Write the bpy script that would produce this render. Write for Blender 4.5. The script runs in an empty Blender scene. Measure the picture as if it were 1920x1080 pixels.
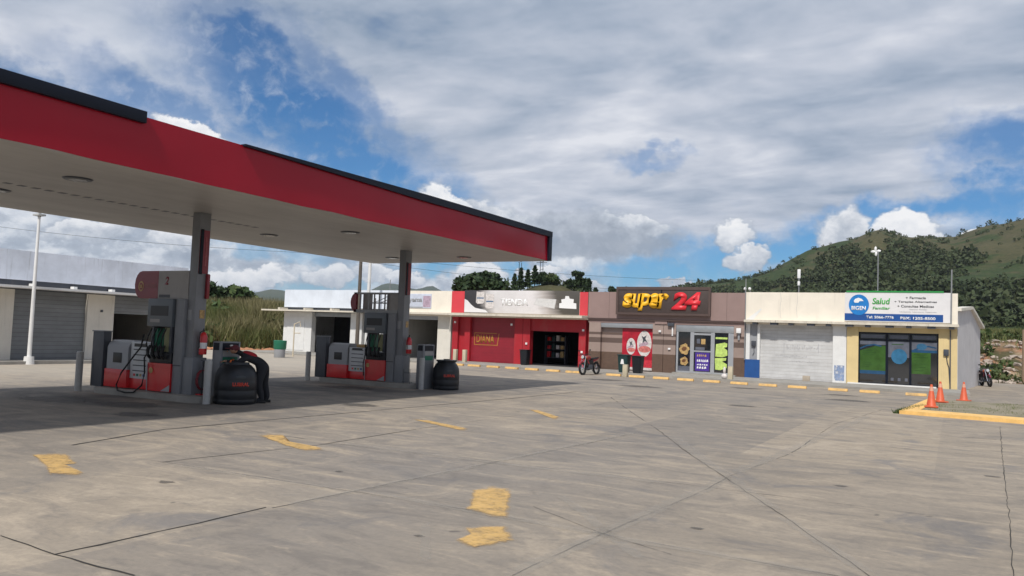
import bpy, bmesh, math, random
import numpy as np
from mathutils import Vector, Matrix, noise
rnd = random.Random(7)
R = math.radians
scene = bpy.context.scene
COL = scene.collection
# ------------------------------------------------------------------ camera
CAM = Vector((0, 0, 1.84))
cr = Vector((0.874087, 0.484318, 0.037526)); cu = Vector((-0.004315, -0.069507, 0.997572)); cw = Vector((-0.485751, 0.872127, 0.058666))
cd = bpy.data.cameras.new('camera'); cam = bpy.data.objects.new('camera', cd); COL.objects.link(cam)
mw = Matrix((( cr.x, cu.x, -cw.x, CAM.x), (cr.y, cu.y, -cw.y, CAM.y), (cr.z, cu.z, -cw.z, CAM.z), (0, 0, 0, 1)))
cam.matrix_world = mw
cd.sensor_width = 36; cd.lens = 36 * 1491.96 / 1920; cd.clip_start = 0.1; cd.clip_end = 30000
scene.camera = cam
# ------------------------------------------------------------------ sun
SUN_EL = 50; sd = Vector((0.10, -0.64, math.sin(R(SUN_EL)))).normalized()
sl = bpy.data.lights.new('sun', 'SUN'); sl.energy = 3.7; sl.angle = R(2.5); sl.color = (1, .95, .87)
so = bpy.data.objects.new('sun', sl); COL.objects.link(so); so.rotation_euler = sd.to_track_quat('Z', 'Y').to_euler()
# ------------------------------------------------------------------ exposure
vs = scene.view_settings; vs.view_transform = 'Standard'; vs.look = 'None'; vs.exposure = 0; vs.gamma = 1
# ------------------------------------------------------------------ world (sky with clouds)
world = bpy.data.worlds.new('World'); scene.world = world; world.use_nodes = True
wt = world.node_tree; wt.nodes.clear()
class NT:
    def __init__(s, t): s.t = t
    def n(s, k, **p):
        o = s.t.nodes.new(k)
        for a, b in p.items(): setattr(o, a, b)
        return o
    def put(s, sock, v):
        if isinstance(v, (int, float)): sock.default_value = v
        elif isinstance(v, tuple): sock.default_value = (v + (1,)) if len(v) == 3 and len(sock.default_value) == 4 else v
        else: s.t.links.new(v, sock)
    def m(s, op, a, b=None, c=None, clamp=False):
        o = s.n('ShaderNodeMath', operation=op, use_clamp=clamp); s.put(o.inputs[0], a)
        if b is not None: s.put(o.inputs[1], b)
        if c is not None: s.put(o.inputs[2], c)
        return o.outputs[0]
    def v(s, op, a, b=None, scale=None):
        o = s.n('ShaderNodeVectorMath', operation=op); s.put(o.inputs[0], a)
        if b is not None: s.put(o.inputs[1], b)
        if scale is not None: s.put(o.inputs['Scale'], scale)
        return o.outputs['Value'] if op in ('LENGTH', 'DOT_PRODUCT', 'DISTANCE') else o.outputs[0]
    def xyz(s, a):
        o = s.n('ShaderNodeSeparateXYZ'); s.put(o.inputs[0], a); return o.outputs
    def comb(s, x, y, z=0.0):
        o = s.n('ShaderNodeCombineXYZ'); s.put(o.inputs[0], x); s.put(o.inputs[1], y); s.put(o.inputs[2], z); return o.outputs[0]
    def noise(s, vec, scale, detail=4, rough=.55, dist=0, color=False):
        o = s.n('ShaderNodeTexNoise'); s.put(o.inputs['Vector'], vec); o.inputs['Scale'].default_value = scale
        o.inputs['Detail'].default_value = detail; o.inputs['Roughness'].default_value = rough; o.inputs['Distortion'].default_value = dist
        return o.outputs['Color' if color else 'Fac']
    def ss(s, x, a, b, lo=0.0, hi=1.0, smooth=True):
        o = s.n('ShaderNodeMapRange', interpolation_type='SMOOTHSTEP' if smooth else 'LINEAR')
        s.put(o.inputs[0], x); s.put(o.inputs[1], a); s.put(o.inputs[2], b); s.put(o.inputs[3], lo); s.put(o.inputs[4], hi); return o.outputs[0]
    def mix(s, f, a, b, blend='MIX'):
        o = s.n('ShaderNodeMix', data_type='RGBA', blend_type=blend); s.put(o.inputs[0], f); s.put(o.inputs[6], a); s.put(o.inputs[7], b); return o.outputs[2]
    def ramp(s, f, stops, interp='LINEAR'):
        o = s.n('ShaderNodeValToRGB'); s.put(o.inputs[0], f); r = o.color_ramp; r.interpolation = interp
        while len(r.elements) < len(stops): r.elements.new(.5)
        for e, (p, c) in zip(r.elements, stops): e.position = p; e.color = tuple(c) + (1,) if len(c) == 3 else c
        return o.outputs[0]
    def map(s, vec, loc=(0, 0, 0), rot=(0, 0, 0), scale=(1, 1, 1), typ='POINT'):
        o = s.n('ShaderNodeMapping', vector_type=typ); s.put(o.inputs[0], vec)
        if typ != 'NORMAL': o.inputs[1].default_value = loc
        o.inputs[2].default_value = rot; o.inputs[3].default_value = scale; return o.outputs[0]
W = NT(wt)
sky = W.n('ShaderNodeTexSky', sky_type='NISHITA', sun_disc=False); sky.sun_elevation = R(SUN_EL); sky.sun_rotation = math.atan2(sd.x, sd.y)
sky.altitude = 400; sky.air_density = 1.0; sky.dust_density = .4; sky.ozone_density = 1.6
tc = W.n('ShaderNodeTexCoord').outputs['Generated']
dx, dy, dz = W.xyz(W.v('NORMALIZE', tc))
az = W.m('MULTIPLY', W.m('ARCTAN2', dx, dy), 57.2958); el = W.m('MULTIPLY', W.m('ARCSINE', dz), 57.2958)
AE = W.comb(az, el, 0.0)
inv = W.m('DIVIDE', 1.0, W.m('ADD', W.m('MAXIMUM', dz, 0.0), .10))
PL = W.comb(W.m('MULTIPLY', dx, inv), W.m('MULTIPLY', dy, inv), 0.0)      # plane of a high cloud layer
n_big = W.noise(PL, .95, 6, .54, .25); n_str = W.noise(W.map(PL, rot=(0, 0, .5), scale=(1, 1.5, 1)), 2.3, 5, .55, .3)
n_cu = W.noise(W.map(AE, scale=(1, 1.5, 1)), .42, 8, .62, .3); n_cu2 = W.noise(AE, 1.1, 6, .6, .2)
wob = W.v('SCALE', W.v('SUBTRACT', W.noise(W.map(AE, scale=(.22, .3, 1)), 1.0, 5, .62, color=True), (.5, .5, .5)), scale=7.0)
wob2 = W.v('SCALE', W.v('SUBTRACT', W.noise(W.map(AE, scale=(.6, .8, 1)), 1.0, 6, .62, color=True), (.5, .5, .5)), scale=2.2)
AEw = W.v('ADD', AE, wob); AEc = W.v('ADD', AE, wob2)
def blob(vec, a, e, ra, re, rot, lo, hi, amt=1.0):
    l = W.v('LENGTH', W.v('MULTIPLY', W.map(vec, loc=(a, e, 0), rot=(0, 0, R(rot)), scale=(ra, re, 1), typ='TEXTURE'), (1, 1, 0)))
    return W.ss(l, lo, hi, amt, 0.0)
gaps = [(-56, 11.8, 14, 2.1, -12, 1), (-47.5, 18.0, 7.5, 1.9, -22, .95), (-50, 20.5, 6, 1.2, -15, .5), (-44.5, 14.6, 11, 3.6, -26, 1), (-40.0, 11.2, 10.0, 2.6, -20, 1), (-41, 16.5, 7, 1.6, -35, .7), (-52.5, 13.6, 8, 2, -14, .8), (-36.5, 9.6, 3.6, 1.5, -20, .9),
        (-19.5, 13.4, 2.6, .8, 0, .55), (3, 12.9, 4.2, 2.2, 10, .9), (-1.0, 9.2, 11.0, 1.7, 10, 1), (6, 9.0, 7, 3.2, 0, 1), (-11.3, 6.4, 9.5, 1.9, 4, 1), (-17.0, 4.6, 9, 1.5, 0, 1),
        (-33.5, 4.4, 4.0, 1.0, 0, 1), (-27.5, 4.0, 4.0, .9, 0, .9), (-43, 2.6, 5, .7, 0, .8), (-46, 5.6, 5, .8, -12, .6), (-28, 6.2, 1.4, 1, 0, .5), (14, 9, 8, 5, 0, .9), (-75, 12, 8, 4, 0, .8), (150, 30, 25, 12, 0, .8), (60, 40, 20, 10, 0, .8)]
blue = None
for g in gaps:
    b = blob(AEw, *g[:5], .30, 1.42, g[5]); blue = b if blue is None else W.m('MAXIMUM', blue, b)
thin = W.ss(W.m('ADD', n_big, W.m('MULTIPLY', n_str, .35)), .56, .42, 0, .5)
blue = W.m('MAXIMUM', blue, thin)
patch = W.m('MULTIPLY', W.ss(W.noise(AE, .55, 6, .6, .3), .47, .74), .5)
blue = W.m('MULTIPLY', blue, W.m('SUBTRACT', 1.0, patch), clamp=True)
# brightness of the high grey layer
lay = W.m('ADD', W.m('MULTIPLY', n_big, .62), W.m('MULTIPLY', n_str, .38))
grey = W.ramp(W.ss(lay, .36, .62, smooth=False), [(0, (.23, .31, .43)), (.35, (.39, .455, .565)), (.7, (.58, .62, .71)), (1, (.78, .80, .86))])
grey = W.mix(W.m('MULTIPLY', blob(AEw, -50, 16.5, 14, 3.0, -14, .2, 1.2, .6), W.ss(n_big, .3, .6)), grey, (.62, .67, .76))
# low cumulus bank near the horizon
cu_col = W.ramp(W.ss(n_cu, .34, .66, smooth=False), [(0, (.27, .33, .42)), (.4, (.42, .48, .57)), (.65, (.66, .71, .78)), (1, (.88, .90, .93))])
low = W.m('MULTIPLY', W.ss(W.m('ADD', el, W.m('MULTIPLY', n_cu2, 3.0)), 10.4, 6.6), W.ss(az, -12, -17))
lowleft = W.ss(az, -20, -24)
cloud = W.mix(W.m('MULTIPLY', low, .85), grey, cu_col)
skyc = W.mix(1.0, sky.outputs[0], (.25, .60, .90), 'MULTIPLY')
base = W.mix(blue, W.v('SCALE', cloud, scale=10.0), skyc)
# single bright cumulus heads in the gaps: (azimuth, elevation, radii, tilt, whiteness)
heads = [(-51.6, 12.5, 3.0, .95, -14, 1), (-34.2, 9.0, 2.6, 1.3, -24, .95), (-30.8, 7.9, 4.2, 1.8, -12, .6), (-23.5, 7.3, 6.8, 2.0, 0, .35), (-13.5, 7.5, 1.5, 1.15, 0, .95), (-12.5, 5.9, 1.8, 1.0, 8, .8), (-6.4, 7.2, 2.0, 2.4, 8, .72),
         (-2.8, 7.6, 2.25, 1.5, -4, 1.1), (1.9, 7.2, 2.6, .55, 10, .9), (-20.5, 8.2, 3.0, .8, -10, .7), (-47.5, 3.2, 3.8, 1.0, 4, 1), (-42.2, 3.6, 2.3, .9, 6, .85), (-39, 4.0, 1.8, .8, 0, .8), (-36.8, 3.7, 1.6, .8, 0, .9), (-31.5, 4.4, 2.2, .8, 0, .9), (-27.3, 4.6, 2.0, .7, 0, .9), (-24.5, 3.6, 2.6, .7, 0, .65), (-16.8, 3.9, 2.2, .5, 0, .5),
         (-57.5, 5.6, 3.2, .9, 6, .8), (-52, 5.5, 2.2, .8, 0, .9)]
cov = None; br = None
shade_y = W.noise(W.map(AE, scale=(1, 1.2, 1)), .85, 7, .62, .2)
for a, e, ra, re, rot, wh in heads:
    loc = W.map(AEc, loc=(a, e, 0), rot=(0, 0, R(rot)), scale=(ra, re, 1), typ='TEXTURE')
    l = W.v('LENGTH', W.v('MULTIPLY', loc, (1, 1, 0)))
    c = W.ss(l, .72, 1.02, 1.0 if wh > .4 else .8, 0.0)
    h = W.m('ADD', W.m('MULTIPLY', W.xyz(loc)[1], .33), wh - .30)
    hb = W.m('MULTIPLY', c, h)
    cov = c if cov is None else W.m('MAXIMUM', cov, c); br = hb if br is None else W.m('MAXIMUM', br, hb)
hcol = W.ramp(W.m('ADD', br, W.m('MULTIPLY', W.m('SUBTRACT', shade_y, .5), 1.1)), [(0, (.30, .35, .43)), (.35, (.50, .55, .63)), (.7, (.82, .84, .88)), (1, (.97, .97, .98))])
base = W.mix(cov, base, W.v('SCALE', hcol, scale=10.0))
hz = W.ss(el, 2.6, -.5, 0, .4)
base = W.mix(hz, base, (5.6, 6.2, 7.0))
bg = W.n('ShaderNodeBackground'); W.put(bg.inputs[0], base); bg.inputs[1].default_value = .10
wo = W.n('ShaderNodeOutputWorld'); wt.links.new(bg.outputs[0], wo.inputs[0])
world.cycles.sampling_method = 'MANUAL'; world.cycles.sample_map_resolution = 512

# ------------------------------------------------------------------ materials
MATS = {}
def mat(name, col=(.5, .5, .5), rough=.6, metal=0, var=.08, vscale=3.0, bump=0, bscale=40, coat=0, grime=0, streak=0, fn=None, spec=.5, obj=False):
    if name in MATS: return MATS[name]
    m = bpy.data.materials.new(name); m.use_nodes = True; t = m.node_tree; t.nodes.clear(); N = NT(t)
    b = N.n('ShaderNodeBsdfPrincipled'); o = N.n('ShaderNodeOutputMaterial'); t.links.new(b.outputs[0], o.inputs[0])
    pos = N.n('ShaderNodeNewGeometry').outputs['Position']
    if fn: c = fn(N, pos, b)
    else: c = col
    if var and c is not None:
        nz = N.noise(pos, vscale, 5, .6)
        f = N.ss(nz, .3, .7, 1 - var, 1 + var, smooth=False)
        c = N.v('SCALE', c if not isinstance(c, tuple) else c, scale=f) if not isinstance(c, tuple) else N.v('SCALE', N.comb(*[float(x) for x in c]), scale=f)
    if grime:
        g = N.noise(N.map(pos, scale=(1, 1, .35)), 2.3, 6, .65)
        c = N.mix(N.ss(g, .52, .75, 0, grime), c, tuple(x * .42 for x in (.5, .45, .38)))
    if streak:
        g = N.noise(N.map(pos, scale=(6, 6, .35)), 1.5, 4, .6)
        c = N.mix(N.ss(g, .55, .78, 0, streak), c, (.12, .105, .09))
    if c is not None: N.put(b.inputs['Base Color'], c)
    b.inputs['Roughness'].default_value = rough; b.inputs['Metallic'].default_value = metal; b.inputs['Specular IOR Level'].default_value = spec
    if coat: b.inputs['Coat Weight'].default_value = coat; b.inputs['Coat Roughness'].default_value = .08
    if bump:
        bn = N.n('ShaderNodeBump'); bn.inputs['Strength'].default_value = bump; bn.inputs['Distance'].default_value = .02
        N.put(bn.inputs['Height'], N.noise(pos, bscale, 5, .6)); t.links.new(bn.outputs[0], b.inputs['Normal'])
    MATS[name] = m; return m

def concrete_fn(N, pos, b):
    s = N.xyz(pos)
    n1 = N.noise(pos, .16, 5, .6, .3); n3 = N.noise(pos, 14, 6, .75); n5 = N.noise(pos, .6, 8, .66, 1.0); n6 = N.noise(pos, 2.4, 7, .7, .6)
    n2 = N.noise(N.map(pos, rot=(0, 0, .10), scale=(.5, 1.5, 1)), 1.3, 9, .70, 1.2); n4 = N.noise(N.map(pos, rot=(0, 0, -.06), scale=(1.0, 4.2, 1)), 1.6, 8, .72, .7)
    fx = N.m('FLOOR', N.m('MULTIPLY', N.m('ADD', s[0], .25), 1 / 2.86)); fy = N.m('FLOOR', N.m('MULTIPLY', N.m('SUBTRACT', s[1], .6), 1 / 6.5))
    wn = N.n('ShaderNodeTexWhiteNoise', noise_dimensions='2D'); N.put(wn.inputs['Vector'], N.comb(fx, fy, 0.0)); slab = wn.outputs[0]
    warm = N.m('ADD', N.ss(s[0], -5.5, -1.5, 0, .35), N.m('ADD', N.m('MULTIPLY', slab, .45), N.m('MULTIPLY', N.m('SUBTRACT', n1, .5), 1.4)), clamp=True)
    c = N.mix(warm, (.230, .214, .198), (.290, .248, .192))
    c = N.mix(N.ss(n2, .50, .66, 0, .75), c, (.375, .325, .262))
    c = N.mix(N.ss(n2, .50, .34, 0, .60), c, (.150, .141, .134))
    c = N.mix(N.ss(n5, .52, .66, 0, .65), c, (.36, .315, .258))
    c = N.mix(N.ss(n5, .46, .32, 0, .75), c, (.155, .152, .155))
    c = N.mix(N.ss(n4, .55, .72, 0, .38), c, (.43, .37, .295))
    c = N.mix(N.ss(n4, .44, .28, 0, .26), c, (.135, .127, .12))
    c = N.mix(N.ss(n6, .54, .70, 0, .40), c, (.14, .132, .125))
    c = N.mix(N.ss(n3, .35, .72, 0, .30), c, (.12, .113, .106))
    c = N.v('SCALE', c, scale=N.ss(slab, 0, 1, .92, 1.12, smooth=False)); c = N.v('MULTIPLY', c, (1.12, 1.075, 1.02))
    # oil and tyre stains by the pumps
    o = N.noise(N.map(pos, scale=(.5, 1, 1)), .9, 5, .6, .5)
    isl1 = N.ss(N.v('LENGTH', N.v('MULTIPLY', N.v('SUBTRACT', pos, (-17, 11.5, 0)), (.22, .5, 0))), .2, 1.4, 1, 0)
    isl2 = N.ss(N.v('LENGTH', N.v('MULTIPLY', N.v('SUBTRACT', pos, (-17, 18.8, 0)), (.20, .42, 0))), .2, 1.4, 1, 0)
    c = N.mix(N.m('MULTIPLY', N.m('MAXIMUM', isl1, isl2), N.ss(o, .35, .62, .15, .85)), c, (.075, .072, .07))
    sp = N.noise(pos, 3.1, 2, .5); c = N.mix(N.ss(sp, .73, .78, 0, .6), c, (.08, .075, .07))
    # the yard by the grass is paler and dustier
    dust = N.ss(N.m('SUBTRACT', N.m('MULTIPLY', s[0], -1.0), N.m('MULTIPLY', n1, 10)), 16, 23, 0, .6)
    c = N.mix(dust, c, (.47, .42, .35))
    bn = N.n('ShaderNodeBump'); bn.inputs['Strength'].default_value = .25; bn.inputs['Distance'].default_value = .006
    N.put(bn.inputs['Height'], N.m('ADD', n3, N.noise(pos, 60, 3, .7))); N.t.links.new(bn.outputs[0], b.inputs['Normal'])
    return c
M_conc = mat('forecourt_concrete', rough=.82, fn=concrete_fn, var=.0, spec=.35)
M_joint = mat('joint_filler', (.035, .032, .028), .9, var=.4, vscale=8)
def seam_fn(N, pos, b):
    N.put(b.inputs['Alpha'], N.ss(N.noise(pos, 1.1, 5, .7), .38, .62, .0, .75)); return (.10, .092, .085)
M_seam = mat('faint_seam', rough=.9, fn=seam_fn, var=.3, vscale=5)
def worn_fn(colr):
    def f(N, pos, b):
        n = N.noise(pos, 5.0, 8, .75, .4); n2 = N.noise(N.map(pos, scale=(3, 14, 1)), 2.0, 4, .7)
        n3 = N.noise(pos, 22, 4, .7); a = N.ss(N.m('ADD', N.m('ADD', N.m('MULTIPLY', n, .5), N.m('MULTIPLY', n2, .2)), N.m('MULTIPLY', n3, .3)), .42, .55, .0, .9)
        N.put(b.inputs['Alpha'], a); return N.mix(N.ss(n2, .3, .7), colr, tuple(x * .8 for x in colr))
    return f
M_mark = mat('worn_yellow_paint', rough=.8, fn=worn_fn((.68, .41, .12)), var=.1)
M_yel = mat('yellow_kerb_paint', (.80, .49, .16), .75, var=.15, vscale=4, grime=.35)
M_kerb = mat('kerb_concrete', (.30, .285, .26), .9, var=.2, vscale=2, bump=.2)
M_red = mat('canopy_red', (.33, .005, .018), .2, spec=.25, var=.05, vscale=.7)
M_navy = mat('dark_navy_trim', (.005, .008, .018), .45, spec=.25, var=.1)
def soffit_fn(N, pos, b):
    s = N.xyz(pos); fr = N.m('FRACT', N.m('MULTIPLY', s[0], 1 / .4)); ln = N.ss(N.m('ABSOLUTE', N.m('SUBTRACT', fr, .5)), .47, .495, 0, .45)
    c = N.mix(N.ss(N.noise(N.map(pos, scale=(1, .3, 1)), 1.2, 5, .6), .35, .7), (.46, .44, .415), (.38, .362, .342))
    return N.mix(ln, c, (.25, .24, .22))
M_soff = mat('soffit_panels', rough=.5, fn=soffit_fn, var=.04)
M_grey = mat('grey_column_paint', (.20, .21, .228), .45, var=.08, grime=.25)
M_dgrey = mat('dark_grey_metal', (.055, .062, .078), .45, var=.1, grime=.2)
M_lgrey = mat('light_grey_metal', (.52, .55, .57), .4, var=.08, grime=.25)
M_pipe = mat('bollard_paint', (.42, .42, .41), .5, var=.12, vscale=6, grime=.4)
M_rsign = mat('sign_red', (.22, .012, .022), .35, var=.1, coat=.2)
M_dred = mat('pump_red', (.60, .014, .02), .35, var=.08, coat=.3, grime=.15)
M_black = mat('black_plastic', (.008, .010, .014), .42, var=.2, vscale=8)
M_rub = mat('black_rubber', (.012, .012, .013), .7, var=.2)
M_white = mat('white_paint', (.72, .72, .71), .65, var=.05, streak=.14)
M_whiteb = mat('bluish_white_wall', (.66, .71, .79), .7, var=.08, vscale=1.2, streak=.12)
M_greyb = mat('weathered_shade_tinted_parapet', (.70, .74, .82), .8, var=.16, vscale=1.0, streak=.30)  # blue-grey cast of the shaded face put into the parapet colour
M_cream = mat('cream_wall_paint', (.80, .74, .64), .7, var=.06, vscale=1.3, streak=.12)
M_ivory = mat('ivory_wall_paint', (.68, .65, .58), .7, var=.07, vscale=1.5, streak=.2)
M_rwall = mat('red_wall_paint', (.38, .012, .022), .6, var=.10, vscale=1.2, grime=.15)
M_pink = mat('coral_red_panel', (.62, .05, .065), .55, var=.06, vscale=2)
M_taupe = mat('taupe_fascia_paint', (.285, .198, .182), .75, var=.06, vscale=1.4, streak=.1)
M_eave = mat('stained_eave_edge', (.62, .57, .48), .75, var=.12, vscale=4, streak=.45)
M_yelw = mat('pale_yellow_wall', (.68, .53, .27), .7, var=.06, vscale=2, streak=.15)
M_blue = mat('blue_dado_paint', (.012, .075, .26), .5, var=.12, vscale=4)
M_int = mat('dark_interior', (.022, .023, .028), .9, var=.2)  # near-black albedo puts the room's shade into its surfaces
M_intg = mat('grey_interior', (.06, .062, .07), .9, var=.15)  # low albedo paints in the gloom of the open bays
M_alu = mat('brushed_aluminium', (.55, .57, .60), .35, .6, var=.05)
M_gal = mat('galvanised_steel', (.36, .38, .40), .45, .5, var=.12)
M_glass = mat('dark_shop_glass', (.012, .015, .020), .05, var=0, spec=1.0, coat=1.0)
M_steel = mat('thin_grey_steel', (.28, .29, .30), .5, .3, var=.1)
M_dsteel = mat('dark_pole_wood', (.10, .085, .07), .8, var=.2)
M_roof = mat('grey_roof_sheet', (.30, .30, .29), .7, var=.15)
def shutter_fn(col, dark, pitch=.17):
    def f(N, pos, b):
        s = N.xyz(pos); fr = N.m('FRACT', N.m('MULTIPLY', s[2], 1 / pitch)); l = N.ss(fr, .0, .16, .0, 1.0)
        n = N.noise(N.map(pos, scale=(.6, .6, 2)), 1.2, 5, .65)
        c = N.mix(N.ss(n, .35, .7), col, tuple(x * .84 for x in col)); return N.mix(l, dark, c)
    return f
M_shg = mat('grey_roller_shutter', rough=.5, metal=.2, fn=shutter_fn((.20, .215, .225), (.09, .09, .10)), var=.05)
M_shw = mat('white_roller_shutter', rough=.55, fn=shutter_fn((.60, .60, .60), (.40, .38, .36)), var=.06, streak=.12)
M_shr = mat('red_roller_shutter', rough=.5, fn=shutter_fn((.27, .014, .028), (.20, .010, .02)), var=.08)
def stripe_fn(N, pos, b):
    z = N.xyz(pos)[2]; zz = N.m('MULTIPLY', z, 1 / 3.0)
    c = N.ramp(zz, [(0, (.115, .072, .052)), (1.08 / 3, (.30, .225, .195)), (1.60 / 3, (.115, .078, .066)), (1.88 / 3, (.30, .225, .195)), (2.05 / 3, (.115, .078, .066)), (2.18 / 3, (.33, .25, .22))], 'CONSTANT')
    br_ = N.n('ShaderNodeTexBrick'); N.put(br_.inputs['Vector'], N.comb(N.xyz(pos)[0], z, 0.0)); br_.inputs['Scale'].default_value = 4.0
    br_.inputs['Color1'].default_value = (.8, .8, .8, 1); br_.inputs['Color2'].default_value = (1.1, 1.05, 1, 1); br_.inputs['Mortar'].default_value = (1.3, 1.25, 1.2, 1); br_.inputs['Mortar Size'].default_value = .015
    return N.mix(N.ss(z, 1.08, 1.07, 0, .7), c, N.mix(1.0, c, br_.outputs[0], 'MULTIPLY'))
M_stripe = mat('taupe_and_brown_striped_wall', rough=.75, fn=stripe_fn, var=.06)
M_sbrown = mat('dark_brown_sign_panel', (.060, .042, .038), .6, var=.15, vscale=5)
M_sbrown2 = mat('brown_sign_frame', (.085, .055, .048), .6, var=.1)
M_lyel = mat('sign_letter_yellow', (.90, .47, .012), .4, var=.02)
M_lred = mat('sign_letter_red', (.66, .022, .035), .4, var=.02)
M_lwhite = mat('sign_letter_white', (.80, .80, .80), .5, var=.0)
M_lblack = mat('sign_letter_black', (.03, .035, .04), .5, var=0)
M_lgreen = mat('sign_letter_green', (.06, .38, .07), .5, var=0)
M_lgrey = mat('sign_letter_grey', (.30, .31, .33), .5, var=0)
M_gold = mat('faded_gold_lettering', (.42, .20, .03), .5, var=.1)
M_sgreen = mat('sign_green_strip', (.02, .27, .06), .5, var=.05)
M_sblue = mat('sign_blue_band', (.010, .07, .27), .4, var=.05)
M_cblue = mat('sign_circle_blue', (.012, .19, .54), .4, var=.15, vscale=6)
M_swhite = mat('sign_white_board', (.72, .71, .72), .45, var=.03)
M_leafg = mat('window_film_green', (.042, .105, .022), .1, var=.25, vscale=2)
M_filmb = mat('window_film_blue', (.02, .075, .16), .1, var=.2, vscale=3)
M_filmc = mat('window_film_pale_grey', (.12, .13, .165), .1, var=.2, vscale=3)
M_purple = mat('poster_purple', (.07, .035, .27), .35, var=.15)
M_lime = mat('poster_lime', (.50, .66, .17), .4, var=.25, vscale=9)
M_pred = mat('poster_red', (.42, .012, .03), .35, var=.3, vscale=3)
M_food = mat('poster_food_tan', (.46, .30, .12), .5, var=.45, vscale=14)
M_cup = mat('poster_cup_white', (.62, .58, .56), .4, var=.25, vscale=9)
M_cone = mat('orange_cone_plastic', (.60, .10, .035), .5, var=.10, vscale=8, grime=.2)
M_cband = mat('faded_cone_band', (.68, .35, .25), .5, var=.1)
M_bin = mat('green_bin_plastic', (.012, .15, .085), .5, var=.1)
M_bind = mat('dark_green_bin_plastic', (.012, .04, .04), .45, var=.1)
M_soil = mat('reddish_soil', (.36, .17, .09), .95, var=.35, vscale=2.5, bump=.4, bscale=6)
M_rock = mat('grey_rubble', (.36, .30, .25), .9, var=.35, vscale=3)
M_skin = mat('skin', (.36, .19, .12), .55, var=.04)
M_cap = mat('dark_red_cap', (.10, .012, .02), .7, var=.1)
M_shirt = mat('red_shirt_cloth', (.36, .012, .02), .8, var=.1)
M_cloth = mat('black_work_cloth', (.014, .015, .02), .85, var=.2)
M_orange = mat('orange_reflective_trim', (.75, .16, .03), .5, var=.1)
M_chrome = mat('chrome', (.7, .7, .72), .15, 1, var=0)
M_amber = mat('amber_lens', (.7, .2, .02), .2, var=0)
M_lens = mat('glass_lens', (.5, .52, .55), .1, var=0)
def land_fn(N, pos, b):
    s = N.xyz(pos); d = N.v('LENGTH', N.v('MULTIPLY', pos, (1, 1, 0)))
    sc = N.ss(d, 40, 500, 1, .12)
    n1 = N.noise(pos, .011, 8, .62, .5); n2 = N.noise(pos, .05, 7, .65, .3); n3 = N.noise(pos, .45, 5, .65)
    grass = N.mix(N.ss(n2, .35, .68), (.045, .050, .022), (.080, .073, .036))
    grass = N.mix(N.ss(n3, .4, .7, 0, .4), grass, (.14, .115, .058))
    grass = N.mix(N.ss(n1, .52, .66, 0, .55), grass, (.105, .082, .05))
    bush = N.mix(N.ss(n3, .35, .65), (.022, .040, .014), (.045, .065, .022))
    f = N.ss(N.m('ADD', N.m('SUBTRACT', N.m('MULTIPLY', n2, .9), N.m('MULTIPLY', s[2], .0038)), N.m('MULTIPLY', n1, .9)), .66, .78)
    far = N.ss(d, 150, 260); c = N.mix(N.m('MULTIPLY', f, far), grass, bush)
    c = N.mix(N.ss(d, 1400, 2400), c, N.mix(N.ss(N.noise(pos, .004, 6, .6), .35, .65), (.022, .040, .018), (.05, .062, .028)))
    rd = N.ss(N.noise(pos, .16, 6, .62, .6), .40, .50)
    right = N.m('MULTIPLY', N.ss(s[0], -6, 0), N.m('MULTIPLY', N.ss(s[1], 59.0, 60.5), N.ss(s[1], 86, 70)))
    left = N.m('MULTIPLY', N.ss(s[0], -25, -30), N.m('MULTIPLY', N.ss(s[0], -54, -50), N.ss(d, 160, 90)))
    c = N.mix(N.m('MULTIPLY', N.m('MAXIMUM', right, left), rd), c, N.mix(N.ss(N.noise(pos, .6, 6, .65), .35, .65), (.27, .13, .075), (.36, .27, .18)))
    bn = N.n('ShaderNodeBump'); bn.inputs['Strength'].default_value = .6; bn.inputs['Distance'].default_value = .5
    N.put(bn.inputs['Height'], N.m('ADD', n3, N.m('MULTIPLY', n2, 4))); N.t.links.new(bn.outputs[0], b.inputs['Normal'])
    return c
M_land = mat('hill_land', rough=.95, fn=land_fn, var=.0, spec=.2)
def island_fn(N, pos, b):
    n = N.noise(pos, 1.4, 6, .65, .4); n2 = N.noise(pos, 9, 5, .7)
    c = N.mix(N.ss(n, .40, .62), (.26, .225, .165), (.17, .155, .09)); return N.mix(N.ss(n2, .4, .7, 0, .5), c, (.29, .26, .20))
M_isl = mat('sandy_turf', rough=.95, fn=island_fn, var=.1)
def leaf_mat(name, c1, c2, c3=None, rough=.7):
    def f(N, pos, b):
        r = N.n('ShaderNodeNewGeometry').outputs['Random Per Island']; n = N.noise(pos, .35, 3, .6)
        c = N.mix(r, c1, c2)
        if c3: c = N.mix(N.ss(n, .45, .65, 0, .8), c, c3)
        return c
    return mat(name, rough=rough, fn=f, var=.1, vscale=.5, spec=.25)
M_leafA = leaf_mat('broadleaf_foliage', (.028, .055, .016), (.075, .11, .035), (.10, .12, .05))
M_leafB = leaf_mat('dark_foliage', (.016, .034, .014), (.045, .070, .026))
M_leafC = leaf_mat('hill_woodland_foliage', (.030, .046, .018), (.056, .076, .029), (.064, .074, .032))
M_bark = mat('bark', (.10, .08, .06), .9, var=.3)
M_grassb = leaf_mat('tall_grass_blades', (.060, .085, .022), (.165, .155, .062), (.11, .125, .042))
M_grassp = leaf_mat('short_turf_blades', (.07, .11, .02), (.16, .16, .05))

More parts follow.
